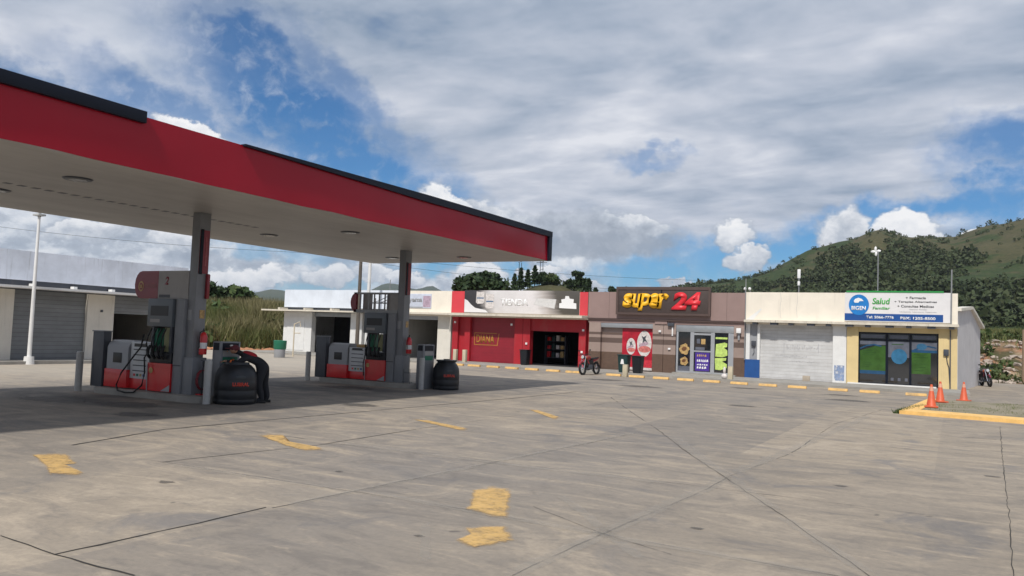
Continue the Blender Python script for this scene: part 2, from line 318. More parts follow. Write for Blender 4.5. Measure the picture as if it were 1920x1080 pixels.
# ------------------------------------------------------------------ builders
class B:
    def __init__(s): s.bm = bmesh.new(); s.smooth = False
    def box(s, x0, x1, y0, y1, z0, z1, bev=0, rz=0):
        r = bmesh.ops.create_cube(s.bm, size=1); vs_ = r['verts']
        for v in vs_: v.co = Vector((x0 + (v.co.x + .5) * (x1 - x0), y0 + (v.co.y + .5) * (y1 - y0), z0 + (v.co.z + .5) * (z1 - z0)))
        if bev:
            es = list({e for v in vs_ for e in v.link_edges}); bmesh.ops.bevel(s.bm, geom=es, offset=bev, segments=2, affect='EDGES', profile=.6)
        return s
    def cyl(s, p0, p1, r0, r1=None, n=14, cap=True):
        r1 = r0 if r1 is None else r1; p0 = Vector(p0); p1 = Vector(p1); d = p1 - p0; q = d.to_track_quat('Z', 'Y').to_matrix()
        a = []; c = []
        for i in range(n):
            t = 2 * math.pi * i / n; o = Vector((math.cos(t), math.sin(t), 0)); a.append(s.bm.verts.new(p0 + q @ (o * r0))); c.append(s.bm.verts.new(p1 + q @ (o * r1)))
        for i in range(n): s.bm.faces.new((a[i], a[(i + 1) % n], c[(i + 1) % n], c[i]))
        if cap: s.bm.faces.new(a[::-1]); s.bm.faces.new(c)
        return s
    def lathe(s, prof, cx=0, cy=0, n=24, cz=0):
        rings = []
        for r, z in prof:
            if r < 1e-4: rings.append([s.bm.verts.new((cx, cy, cz + z))])
            else: rings.append([s.bm.verts.new((cx + r * math.cos(2 * math.pi * i / n), cy + r * math.sin(2 * math.pi * i / n), cz + z)) for i in range(n)])
        for a, c in zip(rings, rings[1:]):
            for i in range(n):
                j = (i + 1) % n
                if len(a) == 1 and len(c) > 1: s.bm.faces.new((a[0], c[j], c[i]))
                elif len(c) == 1 and len(a) > 1: s.bm.faces.new((a[i], a[j], c[0]))
                elif len(a) > 1: s.bm.faces.new((a[i], a[j], c[j], c[i]))
        s.bm.faces.ensure_lookup_table(); return s
    def tube(s, pts, r, n=8):
        pts = [Vector(p) for p in pts]; rings = []; up = Vector((.13, .21, .97))
        for i, p in enumerate(pts):
            d = (pts[min(i + 1, len(pts) - 1)] - pts[max(i - 1, 0)]).normalized(); a = d.cross(up)
            if a.length < .05: a = d.cross(Vector((1, 0, 0)))
            a.normalize(); b_ = d.cross(a); rr = r[i] if isinstance(r, (list, tuple)) else r
            rings.append([s.bm.verts.new(p + a * rr * math.cos(2 * math.pi * k / n) + b_ * rr * math.sin(2 * math.pi * k / n)) for k in range(n)])
        for a, c in zip(rings, rings[1:]):
            for k in range(n): s.bm.faces.new((a[k], a[(k + 1) % n], c[(k + 1) % n], c[k]))
        s.bm.faces.new(rings[0][::-1]); s.bm.faces.new(rings[-1]); return s
    def poly(s, pts, ext=None):
        vs_ = [s.bm.verts.new(p) for p in pts]; f = s.bm.faces.new(vs_)
        if ext is not None:
            e = Vector(ext); v2 = [s.bm.verts.new(Vector(p) + e) for p in pts]; s.bm.faces.new(v2[::-1]); n = len(pts)
            for i in range(n): s.bm.faces.new((vs_[i], v2[i], v2[(i + 1) % n], vs_[(i + 1) % n]))
        return s
    def ball(s, c, r, sub=2, sc=(1, 1, 1)):
        q = bmesh.ops.create_icosphere(s.bm, subdivisions=sub, radius=1)
        for v in q['verts']: v.co = Vector((c[0] + v.co.x * r * sc[0], c[1] + v.co.y * r * sc[1], c[2] + v.co.z * r * sc[2]))
        return s
    def done(s, name, m, parent=None, smooth=True, ang=35, mtx=None):
        bmesh.ops.recalc_face_normals(s.bm, faces=s.bm.faces)
        if mtx is not None: s.bm.transform(mtx)
        me = bpy.data.meshes.new(name); s.bm.to_mesh(me); s.bm.free(); me.materials.append(m)
        if smooth:
            me.polygons.foreach_set('use_smooth', [True] * len(me.polygons)); me.set_sharp_from_angle(angle=R(ang))
        o = bpy.data.objects.new(name, me); COL.objects.link(o)
        if parent is not None: o.parent = parent; o.location = (0, 0, 0)
        if parent is not None and 'origin' in parent.keys():
            me.transform(Matrix.Translation(-Vector(parent['origin'])))
        return o
def root(name, label, cat, org=(0, 0, 0), rz=0, group=None, world_children=True):
    o = bpy.data.objects.new(name, None); COL.objects.link(o); o.location = org; o.rotation_euler.z = rz; o.empty_display_size = .2
    o['label'] = label; o['category'] = cat
    if group: o['group'] = group
    if world_children: o['origin'] = list(org)
    return o
def sub(parent_obj, b, name, m, **k):      # sub-part below a part: keep the thing's origin
    o = b.done(name, m, None, **k)
    rt = parent_obj
    while rt.parent: rt = rt.parent
    if 'origin' in rt.keys(): o.data.transform(Matrix.Translation(-Vector(rt['origin'])))
    o.parent = parent_obj; return o
def tag(o, label, cat, group=None):
    o['label'] = label; o['category'] = cat
    if group: o['group'] = group
    return o
def center_origin(o):
    me = o.data; c = sum((v.co for v in me.vertices), Vector()) / len(me.vertices); zb = min(v.co.z for v in me.vertices); c.z = zb
    me.transform(Matrix.Translation(-c)); o.location = c; return o
def struct(o, kind='structure'): o['kind'] = kind; return o
def dup(o, loc, rz=None, label=None):
    c = o.copy(); COL.objects.link(c); c.location = loc
    if rz is not None: c.rotation_euler.z = rz
    if label: c['label'] = label
    for ch in list(o.children):
        d = ch.copy(); COL.objects.link(d); d.parent = c
        for g in list(ch.children): e = g.copy(); COL.objects.link(e); e.parent = d
    return c
def text_mesh(s, x0, x1, z0, z1, bold=0.0, shear=0.0, ext=.008, space=1.0):
    cu_ = bpy.data.curves.new('t', 'FONT'); cu_.body = s; cu_.size = 1; cu_.offset = bold; cu_.extrude = 0; cu_.shear = shear; cu_.resolution_u = 4; cu_.space_character = space
    ob = bpy.data.objects.new('t', cu_); COL.objects.link(ob); dg = bpy.context.evaluated_depsgraph_get()
    me = bpy.data.meshes.new_from_object(ob.evaluated_get(dg)); COL.objects.unlink(ob); bpy.data.objects.remove(ob); bpy.data.curves.remove(cu_)
    bm = bmesh.new(); bm.from_mesh(me); bpy.data.meshes.remove(me)
    xs = [v.co.x for v in bm.verts]; ys = [v.co.y for v in bm.verts]; a, b_, c, d = min(xs), max(xs), min(ys), max(ys)
    for v in bm.verts: v.co = Vector((x0 + (v.co.x - a) / (b_ - a) * (x1 - x0), 0, z0 + (v.co.y - c) / (d - c) * (z1 - z0)))
    r = bmesh.ops.extrude_face_region(bm, geom=list(bm.faces)); 
    for g in r['geom']:
        if isinstance(g, bmesh.types.BMVert): g.co.y -= ext
    return bm
def text(s, x0, x1, z0, z1, y, m, name, parent=None, face='y', **k):
    b_ = B(); b_.bm.free(); b_.bm = text_mesh(s, x0, x1, z0, z1, **k)
    if face == 'y': mt = Matrix.Translation((0, y, 0))
    else: mt = Matrix.Translation((y, 0, 0)) @ Matrix.Rotation(math.pi / 2, 4, 'Z')   # facing +X, x becomes Y
    b_.bm.transform(mt)
    if parent is None: return b_.done(name, m, None, smooth=False)
    return sub(parent, b_, name, m, smooth=False)

# ------------------------------------------------------------------ terrain
def sm(a, b, x): t = min(1, max(0, (x - a) / (b - a))); return t * t * (3 - 2 * t)
RIDGE = [(-24, 0), (-21, 1.7), (-19.5, 2.7), (-18.1, 3.5), (-15.17, 4.1), (-12.67, 4.35), (-11.27, 4.75), (-8.54, 6.0), (-5.89, 6.7), (-5.0, 7.15), (-4.29, 7.38), (-3.4, 7.1), (-2.71, 6.9), (-.88, 6.8), (.01, 6.8), (1.0, 7.2), (1.75, 7.42), (2.6, 7.5), (3.68, 7.75), (8, 9), (14, 8), (24, 6), (40, 3), (60, 0)]
FARR = [(-90, 1.2), (-70, .9), (-60, 1.4), (-50, 1.5), (-47, 1.9), (-46, 2.15), (-45, 2.1), (-44, 1.8), (-42, 1.5), (-40.3, 1.9), (-39.2, 2.8), (-38.4, 3.25), (-37.9, 3.38), (-37.2, 3.3), (-36.6, 3.1), (-35.9, 3.0), (-35.2, 3.25), (-34.8, 3.3), (-34, 2.9), (-33, 2.3), (-30, 1.9), (-20, 1.8), (-18, 2.8), (-17, 3.5), (-16, 3.7), (-14, 3.2), (-10, 1), (30, 1), (60, 1.5)]
KNOLL = [(-34, 0), (-32.5, 1.2), (-30.5, 2.2), (-29, 2.9), (-27.5, 3.55), (-26.5, 3.75), (-25.5, 3.65), (-24.3, 3.15), (-23, 2.6), (-21.5, 2.4), (-20, 2.5), (-18, 2.0), (-15, 0)]
def interp(T, a):
    if a <= T[0][0] or a >= T[-1][0]: return 0 if T is not FARR else T[0][1]
    for (a0, e0), (a1, e1) in zip(T, T[1:]):
        if a0 <= a <= a1: return e0 + (e1 - e0) * (a - a0) / (a1 - a0)
def height(x, y):
    r = math.hypot(x, y); a = math.degrees(math.atan2(x, y)); h = 0.0
    if r > 58:
        # right: rubble bank and grassy slope
        rb = sm(-12, -2, a) * (1 - sm(60, 80, a))
        if rb: h += rb * (2.7 * sm(61, 72, y) + 1.0 * sm(72, 100, y) + .5 * noise.noise((x * .22, y * .22, 3)) * sm(60, 64, y))
        e = interp(RIDGE, a)
        if e:
            H = 720 * math.tan(R(e - .12)) + 1.84; g = noise.fractal((x * .006, y * .006, 1.7), 1.0, 2.0, 5)
            t = sm(150, 735, r); prof = .52 * t + .48 * t * t
            H2 = H * (prof if r < 735 else 1 - .5 * sm(735, 1500, r))
            h = max(h, H2 + g * 13 * min(1, H / 75) * sm(160, 350, r) * (1 - sm(560, 700, r)) + rb * 3.0 * sm(61, 80, y))
        e = interp(KNOLL, a)
        if e: h = max(h, (165 * math.tan(R(e)) + 1.84) * sm(105, 165, r) * (1 - .6 * sm(175, 300, r)) + .5 * noise.noise((x * .1, y * .1, 0)) * sm(100, 130, r))
        if a < -30:
            lb = 1 - sm(-31, -29.5, -abs(a)) if False else 1
            h = max(h, 2.2 * sm(61, 76, r) * sm(-30, -38, a) * (1 + .3 * noise.noise((x * .12, y * .12, 5))))
        if r > 1500:
            e = interp(FARR, a); H = 4000 * math.tan(R(e)); h = max(h, H * sm(2200, 4000, r) * (1 - .4 * sm(4100, 6500, r)) + 40 * noise.fractal((x * .0011, y * .0011, 4), 1.0, 2.0, 4) * sm(2200, 3000, r) * (1 - sm(3700, 3980, r)))
    return h
def build_land():
    azs = [-180 + i * 6 for i in range(15)] + [-90 + i * .4 for i in range(int(130 / .4))] + [40 + i * 5 for i in range(28)]
    rs = [2, 20, 45, 55, 58] + [59.5 + i * 1.6 for i in range(28)]
    while rs[-1] < 1000: rs.append(rs[-1] * 1.028)
    rs += [1100, 1300, 1500, 1800, 2200, 2500, 2800, 3100, 3400, 3600, 3800, 3900, 4000, 4100, 4300, 4800, 5500, 7000, 9500]
    verts = [(0, 0, -.05)]; faces = []; n = len(azs)
    for r in rs:
        for a in azs:
            x = r * math.sin(R(a)); y = r * math.cos(R(a)); verts.append((x, y, height(x, y) - .05))
    for i in range(n): faces.append((0, 1 + i, 1 + (i + 1) % n))
    for k in range(len(rs) - 1):
        for i in range(n):
            j = (i + 1) % n; faces.append((1 + k * n + i, 1 + (k + 1) * n + i, 1 + (k + 1) * n + j, 1 + k * n + j))
    me = bpy.data.meshes.new('terrain'); me.from_pydata(verts, [], faces); me.materials.append(M_land)
    me.polygons.foreach_set('use_smooth', [True] * len(me.polygons))
    bm = bmesh.new(); bm.from_mesh(me); bmesh.ops.recalc_face_normals(bm, faces=bm.faces); bm.to_mesh(me); bm.free()
    o = bpy.data.objects.new('terrain', me); COL.objects.link(o); struct(o)
build_land()

# forecourt slab sheet
b = B(); b.poly([(-46.3, -22, 0), (34, -22, 0), (34, 57.6, 0), (-2, 57.6, 0), (-26, 54, 0), (-43.4, 51, 0), (-45.6, 40, 0)]); struct(b.done('forecourt', M_conc, smooth=False))
def strip(pts, w, z, name, m, jit=.02):
    b = B(); P = []
    for (x0, y0), (x1, y1) in zip(pts, pts[1:]):
        L = math.hypot(x1 - x0, y1 - y0); n = max(1, int(L / .18))
        for i in range(n): P.append((x0 + (x1 - x0) * i / n, y0 + (y1 - y0) * i / n))
    P.append(pts[-1]); lf = []; rt = []
    for i, p in enumerate(P):
        q0 = P[max(0, i - 1)]; q1 = P[min(len(P) - 1, i + 1)]; d = Vector((q1[0] - q0[0], q1[1] - q0[1], 0)).normalized(); nn = Vector((-d.y, d.x, 0))
        c = Vector((p[0], p[1], z)) + nn * jit * (noise.noise((p[0] * 3, p[1] * 3, 0)) + .5 * noise.noise((p[0] * 11, p[1] * 11, 4)))
        ww = w * (.22 + .75 * abs(noise.noise((p[0] * .9, p[1] * .9, 9))) + .5 * abs(noise.noise((p[0] * 6, p[1] * 6, 2))))
        lf.append(b.bm.verts.new(c + nn * ww / 2)); rt.append(b.bm.verts.new(c - nn * ww / 2))
    for i in range(len(P) - 1): b.bm.faces.new((lf[i], lf[i + 1], rt[i + 1], rt[i]))
    return struct(b.done(name, m, smooth=False))
Z1 = .004
for pts, w in [([(-6.11, 3.82), (-6.08, 4.74), (-6.08, 5.98)], .035), ([(-6.97, 3.88), (-6.11, 3.82), (-5.17, 3.83)], .03), ([(-9.06, 7.04), (-8.99, 7.7), (-8.7, 9.56), (-8.83, 12.35)], .05),
               ([(-11.18, 7.14), (-11.81, 9.19), (-11.62, 12.64), (-11.19, 20.35), (-11.11, 24.65)], .075), ([(-5.28, 15.87), (-3.82, 13.03), (-2.94, 11.48), (-1.98, 9.73), (-1.6, 9.09)], .022), ([(-1.6, 9.09), (-1.18, 8.28), (-.59, 7.18), (.2, 5.9)], .018),
               ([(1.02, 23.58), (.74, 16.1), (.53, 10.07), (.44, 7.94), (.3, 3)], .018)]:
    strip(pts, w, Z1, 'expansion_joint', M_joint)
for pts, w in [([(-10.1, 6.99), (-9.06, 7.04)], .03), ([(-9.03, 7.06), (-5.8, 7.15), (-4.47, 7.18), (-2.88, 7.1), (-.6, 7.0), (.4, 6.95)], .03), ([(-9.4, 23.5), (-6.86, 18.75), (-5.28, 15.87)], .06),
               ([(-3.02, 2.5), (-2.95, 5.63), (-2.88, 7.1), (-2.7, 9.94), (-2.7, 11.42), (-2.41, 14.36), (-2.49, 20.58), (-1.83, 27.05)], .04), ([(-6.02, 6.0), (-5.74, 10.51), (-5.56, 13.08), (-5.47, 15.29)], .04),
               ([(-3.96, 7.76), (-2.88, 7.1), (-2.12, 6.81)], .03), ([(-11.7, 10.1), (-8.79, 9.9), (-6.22, 10.07), (-2.7, 10.2), (.5, 10.2)], .03), ([(-8.83, 12.35), (-8.7, 17), (-8.5, 24)], .035), ([(-11.3, 16.6), (-5.4, 16.8), (.7, 16.6)], .05), ([(-11.2, 20), (.8, 20)], .06), ([(-14, 24.8), (-1.6, 24.6)], .06), ([(-14, 30.5), (-1, 30.2)], .07)]:
    strip(pts, w, Z1, 'slab_seam', M_seam)
def soft_patch(pts, name, m, z, grow=.10):
    c = sum((Vector((x, y, 0)) for x, y in pts), Vector()) / len(pts); n = len(pts); b = B(); lay = b.bm.verts.layers.float.new('wear'); rings = []
    for d, w in ((grow, 0.0), (-.02, .55), (-.12, 1.0)):
        ring = []
        for x, y in pts:
            p = Vector((x, y, 0)); q = p + (p - c).normalized() * min(d, .9) if d > 0 else p + (p - c) * (d * 2.2); v = b.bm.verts.new((q.x, q.y, z)); v[lay] = w; ring.append(v)
        rings.append(ring)
    v0 = b.bm.verts.new((c.x, c.y, z)); v0[lay] = 1.0
    for a, e in zip(rings, rings[1:]):
        for i in range(n): b.bm.faces.new((a[i], a[(i + 1) % n], e[(i + 1) % n], e[i]))
    for i in range(n): b.bm.faces.new((rings[-1][i], rings[-1][(i + 1) % n], v0))
    return struct(b.done(name, m, smooth=False))
def soft_fn(c1, c2, solid, lo_=.28, hi_=.75):
    def f(N, pos, b):
        at_ = N.n('ShaderNodeAttribute', attribute_name='wear').outputs['Fac']; n = N.noise(pos, 5.5, 7, .72, .2); n3 = N.noise(N.map(pos, rot=(0, 0, .9), scale=(1, 3, 1)), 17, 5, .7)
        e = N.m('ADD', at_, N.m('ADD', N.m('MULTIPLY', N.m('SUBTRACT', n, .5), 1.5), N.m('MULTIPLY', N.m('SUBTRACT', n3, .5), .9)))
        N.put(b.inputs['Alpha'], N.ss(e, lo_, hi_, 0, solid)); return N.mix(N.ss(n3, .35, .65), c1, c2)
    return f
M_mark = mat('worn_yellow_marking', rough=.8, fn=soft_fn((.70, .44, .14), (.56, .37, .16), .9, .48, 1.15), var=.1)
M_pale = mat('pale_cement_smear', rough=.85, fn=soft_fn((.46, .42, .36), (.40, .37, .33), .26), var=.1)
M_stain = mat('dark_oil_stain', rough=.7, fn=soft_fn((.10, .092, .084), (.13, .12, .11), .55), var=.1)
def band(p0, p1, w, m, name):
    d = (Vector(p1) - Vector(p0)); L = d.length; d.normalize(); nn = Vector((-d.y, d.x)); b = B(); lay = b.bm.verts.layers.float.new('wear'); k = max(2, int(L / .4)); rows = []
    for i in range(k + 1):
        c = Vector(p0) + d * L * i / k + nn * .06 * noise.noise((i * .3, p0[0], 1)); row = []
        for o_, w_ in ((-1, 0), (-.4, .8), (.4, .8), (1, 0)): q = c + nn * o_ * w; v = b.bm.verts.new((q.x, q.y, .0055)); v[lay] = w_ * (0 if i in (0, k) else 1); row.append(v)
        rows.append(row)
    for a, e in zip(rows, rows[1:]):
        for j in range(3): b.bm.faces.new((a[j], e[j], e[j + 1], a[j + 1]))
    return struct(b.done(name, m, smooth=False))
for p0, p1, w in (((-2.95, 5.2), (-2.7, 11.4), .14), ((-4.9, 15.4), (-1.7, 9.2), .16), ((-1.7, 9.2), (-.5, 7.0), .12), ((-5.9, 7.2), (-.6, 7.0), .11), ((-4.1, 8.6), (-2.1, 6.3), .10), ((-8.9, 9.9), (-3, 10.1), .12), ((-6.0, 6.0), (-5.5, 15.2), .10), ((-2.7, 11.4), (-2.0, 24), .16), ((-9, 7.0), (-6, 7.1), .10), ((-4.6, 6.6), (-3.6, 5.2), .07)):
    band(p0, p1, w, M_pale, 'cement_smear')
for x, y, r_ in ((-15.8, 11.3, .8), (-17.8, 10.9, .9), (-16.6, 19.5, .9), (-12.6, 15.2, .5), (-14.0, 10.2, .5), (-3.2, 30.0, .7), (-5.5, 24, .4), (-7.9, 6.2, .10), (-6.9, 8.0, .06), (-2.2, 7.9, .07), (-1.3, 11.5, .09), (-4.2, 6.0, .05), (-10.8, 30, .8), (-13.5, 33, .9), (-3.8, 33, .6), (-7.4, 33.5, .7), (.5, 14, .12)):
    soft_patch([(x + r_ * (1 + .3 * math.sin(i * 2.3 + x)) * math.cos(i * .698), y + r_ * .7 * math.sin(i * .698)) for i in range(9)], 'oil_stain', M_stain, .0045, grow=r_ * .35)
# worn yellow painted markings
for pts in ([(-10.81, 6.32), (-10.69, 6.56), (-10.57, 6.68), (-9.69, 6.29), (-9.72, 6.15), (-9.04, 5.96), (-8.9, 5.8), (-9.18, 5.6), (-9.62, 5.83), (-10.34, 6.15)],
            [(-10.22, 9.73), (-10.25, 9.99), (-9.97, 10.08), (-9.31, 9.54), (-8.45, 9.4), (-8.19, 9.2), (-8.39, 8.94), (-9.07, 9.19)],
            [(-9.94, 13.66), (-9.67, 13.81), (-8.09, 13.14), (-8.01, 12.75)], [(-9.25, 17.65), (-9.11, 17.82), (-7.74, 16.48), (-7.72, 16.02)],
            [(-4.96, 8.13), (-4.86, 8.51), (-4.59, 8.44), (-3.86, 7.06), (-4.15, 7.03), (-4.42, 7.12)], [(-3.88, 6.33), (-4.04, 6.5), (-3.77, 6.85), (-3.41, 6.38), (-3.57, 5.89), (-3.86, 6.04)]):
    soft_patch(pts, 'painted_arrow', M_mark, .008)

# right-hand planted island with yellow kerb
kb = B()
kb.poly([(-1.36, 25.46, 0), (9, 24.0, 0), (9, 25.1, 0), (-.85, 26.4, 0)], (0, 0, .10)); kb.poly([(-1.36, 25.47, 0), (-.85, 26.41, 0), (-.42, 33.0, 0), (-.80, 33.0, 0)], (0, 0, .098))
tag(center_origin(kb.done('island_kerb', M_yel, ang=20)), 'yellow painted kerb round the sandy corner island', 'kerb')
b = B(); b.poly([(-.849, 26.405, .085), (8.9, 25.11, .085), (9.5, 33, .085), (-.42, 33, .085)]); struct(b.done('island_soil', M_isl, smooth=False))

# ------------------------------------------------------------------ grass / foliage helpers (numpy)
def card_mesh(name, P, Rr, m, elong=1.0, rng=None, parent=None, upright=False, org=None):
    n = len(P); rng = rng or np.random.default_rng(1)
    if upright:
        th = rng.uniform(0, 2 * np.pi, n); a = np.stack([np.cos(th), np.sin(th), np.zeros(n)], 1); lean = rng.normal(0, .36, (n, 2)); c = np.stack([lean[:, 0], lean[:, 1], np.ones(n)], 1)
    else:
        a = rng.normal(size=(n, 3)); a /= np.linalg.norm(a, axis=1)[:, None]; t = rng.normal(size=(n, 3)); c = np.cross(a, t); c /= np.linalg.norm(c, axis=1)[:, None]
    Rr = np.asarray(Rr)[:, None]
    if upright:
        w = Rr[:, :1] * .018 * elong; v = np.stack([P - a * w, P + a * w, P + c * Rr + a * w * .2], 1).reshape(-1, 3); k = 3
    else:
        v = np.stack([P - a * Rr - c * Rr * .25, P - c * Rr * .62, P + a * Rr + c * Rr * .15, P + c * Rr * .7], 1).reshape(-1, 3); k = 4
    if org is not None: v = v - np.array(org)
    me = bpy.data.meshes.new(name); me.vertices.add(len(v)); me.vertices.foreach_set('co', v.astype(np.float32).ravel())
    me.loops.add(len(v)); me.loops.foreach_set('vertex_index', np.arange(len(v), dtype=np.int32)); me.polygons.add(n)
    me.polygons.foreach_set('loop_start', np.arange(0, len(v), k, dtype=np.int32)); me.update(calc_edges=True); me.materials.append(m)
    o = bpy.data.objects.new(name, me); COL.objects.link(o)
    if parent is not None: o.parent = parent
    return o
def tree(name, label, x, y, h, w, m, seed, leaf=.3, n=2200, shape='round', group=None, cat='tree', z=None, trunk=.35, lumps=14):
    z = height(x, y) - .1 if z is None else z; rt = root(name, label, cat, (x, y, z), 0, group); rng = np.random.default_rng(seed); r2 = random.Random(seed)
    P = []
    b = B(); th = h * trunk
    if shape == 'pine':
        b.tube([(0, 0, 0), (.05, 0, h * .5), (0, .05, h * .97)], [h * .022, h * .014, .02], 7)
        for i in range(n):
            t = rng.uniform(.12, 1) ** .8; rad = w / 2 * (1 - t) ** .75 * (.55 + .45 * math.sin(t * 40)) + .08; a = rng.uniform(0, 6.283); q = rad * rng.uniform(.3, 1) ** .5
            P.append((q * math.cos(a), q * math.sin(a), t * h))
    else:
        b.tube([(0, 0, 0), (.08 * w * .2, 0, th * .6), (0, .03 * w, th * 1.1)], [h * .035, h * .026, h * .02], 8)
        cs = []
        for i in range(lumps):
            a = r2.uniform(0, 6.283); q = w * .5 * r2.uniform(.15, .72); zz = th + (h - th) * r2.uniform(.12, .82)
            if shape == 'umbrella': zz = th + (h - th) * (.80 - .35 * (q / (w * .5)) ** 2 * r2.uniform(.6, 1.2))
            rr = w * r2.uniform(.13, .22); c = (q * math.cos(a), q * math.sin(a), zz); cs.append((c, rr)); b.tube([(0, .02 * w, th * .95), (c[0] * .45, c[1] * .45, (th + zz) / 2 + .1), c], [h * .013, h * .009, h * .004], 5)
        cs.append(((0, 0, h * .85 if shape != 'umbrella' else h * .86), w * .16))
        for i in range(n):
            c, rr = cs[rng.integers(len(cs))]; d = rng.normal(size=3); d /= np.linalg.norm(d); q = rr * rng.uniform(.35, 1.15) ** .6
            P.append((c[0] + d[0] * q, c[1] + d[1] * q, max(.1, c[2] + d[2] * q * .75)))
    t_ = b.done('trunk', M_bark, None, ang=60); t_.parent = rt
    card_mesh('crown', np.array(P), leaf * rng.uniform(.6, 1.3, n), m, rng=rng, parent=rt); return rt
# ------------------------------------------------------------------ sidewalk in front of the shops
b = B(); b.box(-42.4, .6, 38.25, 41.92, 0, .11); b.box(-32.4, -31.2, 8, 25.95, 0, .12); o = b.done('sidewalk', M_kerb, smooth=False); struct(o)
YF = 41.9
def shop(name, label, x0, x1, piers, zl, mwall, cat='shop', ztop=4.46, yb=51.5):
    rt = root(name, label, cat, ((x0 + x1) / 2, YF, 0))
    b = B()
    for a, c in piers: b.box(a, c, YF, YF + .42, 0.05, zl)
    b.box(x0, x0 + .12, YF + .42, yb, .05, 3.5); b.box(x1 - .12, x1, YF + .42, yb, .05, 3.5); b.box(x0, x1, yb, yb + .15, .05, 3.5)
    w = b.done('wall', mwall, rt, smooth=False); return rt
# --- white building with open bays (far left of the row)
r1 = shop('open_bay_building', 'white block with bluish parapet and dark open bays, left end of shop row', -41.9, -31.8, [(-41.9, -39.25), (-35.75, -34.75), (-33.2, -31.9)], 2.9, M_white, 'building')
B().box(-41.9, -31.8, YF - .04, YF + .16, 3.22, 4.46).done('parapet', M_whiteb, r1, smooth=False)
B().box(-41.85, -31.82, YF + .05, YF + .3, 2.9, 3.22).done('lintel', M_dgrey, r1, smooth=False)  # dark strip painted in for the shaded gap between eave and parapet
b = B(); b.box(-43.2, -31.75, YF - .95, YF + .02, 2.92, 3.02)
for x in (-41.6, -39.2, -36.8, -34.4, -32.1): b.box(x - .09, x + .09, YF - .85, YF - .05, 3.02, 3.16)
b.done('eave', M_eave, r1, smooth=False)
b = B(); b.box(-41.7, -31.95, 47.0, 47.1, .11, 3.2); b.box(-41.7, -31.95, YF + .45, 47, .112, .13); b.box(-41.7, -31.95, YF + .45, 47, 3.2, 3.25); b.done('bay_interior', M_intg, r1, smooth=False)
B().box(-41.55, -39.9, YF - .03, YF - .002, .2, 2.55).done('door_panel', M_white, r1, smooth=False)
B().box(-39.25, -35.75, YF + .25, YF + .45, 2.62, 2.9).done('shutter_box', M_gal, r1, smooth=False)
B().box(-41.9, -31.8, YF + .4, 51.5, 3.5, 3.58).done('roof', M_roof, r1, smooth=False)
# --- ivory building with a framed banner
r2 = shop('ivory_shop_building', 'ivory fronted shop with one dark open bay left of the red store', -31.8, -27.62, [(-31.8, -31.2), (-28.62, -27.62)], 2.85, M_ivory)
B().box(-31.795, -27.625, YF - .03, YF + .2, 2.85, 4.45).done('parapet', M_cream, r2, smooth=False)
B().box(-31.74, -27.64, YF - .75, YF - .03, 2.93, 3.05).done('eave', M_eave, r2, smooth=False)
b = B(); b.box(-31.65, -27.75, 46.5, 46.6, .11, 3.2); b.box(-31.65, -27.75, YF + .45, 46.5, .112, .13); b.box(-31.65, -27.75, YF + .45, 46.5, 3.2, 3.25); b.done('bay_interior', M_intg, r2, smooth=False)
B().box(-31.2, -28.62, YF + .2, YF + .42, 2.6, 2.85).done('shutter_box', M_gal, r2, smooth=False)
B().box(-31.8, -27.62, YF + .4, 51.5, 3.5, 3.58).done('roof', M_roof, r2, smooth=False)
t = root('framed_banner', 'pale banner with grey lettering on the ivory parapet', 'sign', (-30.2, YF, 3.3))
p = B().box(-31.5, -29.15, YF - .07, YF - .032, 3.32, 4.25, .01).done('banner_sheet', mat('banner_pale_blue', (.52, .56, .66), .5, var=.12, vscale=4), t)
text('yema', -30.9, -29.85, 3.62, 3.95, YF - .072, M_lgrey, 'lettering', p, bold=.03)
sub(p, B().box(-29.78, -29.2, YF - .078, YF - .071, 3.40, 4.12), 'printed_figure', mat('banner_mauve', (.40, .30, .38), .5, var=.35, vscale=9))
sub(p, B().box(-31.45, -29.8, YF - .078, YF - .071, 3.34, 3.42), 'printed_band', M_lgrey)
# --- red store
r3 = shop('red_store_building', 'dark red store with open doorway under the faded tienda banner', -27.62, -18.28, [(-27.5, -27.09), (-27.09 + .5, -26.2), (-23.05, -22.5), (-22.48, -22.0), (-18.83, -18.4)], 2.86, M_rwall)
B().box(-27.6, -18.3, YF - .02, YF + .2, 2.85, 4.42).done('parapet', M_cream, r3, smooth=False)
b = B(); b.box(-27.6, -26.66, YF - .06, YF - .022, 3.1, 4.44); q = B(); q.box(-18.81, -18.3, YF - .06, YF - .022, 3.1, 4.44)
b.done('red_panel', M_pink, r3, smooth=False); q.done('red_panel', M_pink, r3, smooth=False)
B().box(-27.6, -18.3, YF - .85, YF - .022, 2.92, 3.05).done('eave', M_eave, r3, smooth=False)
B().box(-26.2, -23.05, YF + .22, YF + .3, .11, 2.86).done('roller_shutter', M_shr, r3, smooth=False)
B().box(-22.0, -18.83, YF + .1, YF + .35, 2.12, 2.86).done('door_lintel', M_rwall, r3, smooth=False)
B().box(-27.09, -26.59, YF + .2, YF + .3, .11, 2.86).done('infill_panel', M_rwall, r3, smooth=False)
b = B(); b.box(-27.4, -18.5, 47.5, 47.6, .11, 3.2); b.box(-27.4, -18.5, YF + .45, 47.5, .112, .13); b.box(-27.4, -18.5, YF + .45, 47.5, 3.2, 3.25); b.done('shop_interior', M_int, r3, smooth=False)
B().box(-27.62, -18.28, YF + .4, 51.5, 3.5, 3.58).done('roof', M_roof, r3, smooth=False)
for (x, z) in ((-23.25, 2.45), (-22.2, 1.35), (-18.6, 1.0), (-18.55, 2.25), (-27.3, 2.5)):
    B().box(x - .06, x + .06, YF - .07, YF - .002, z - .06, z + .06, .01).done('wall_light', M_lwhite, r3)
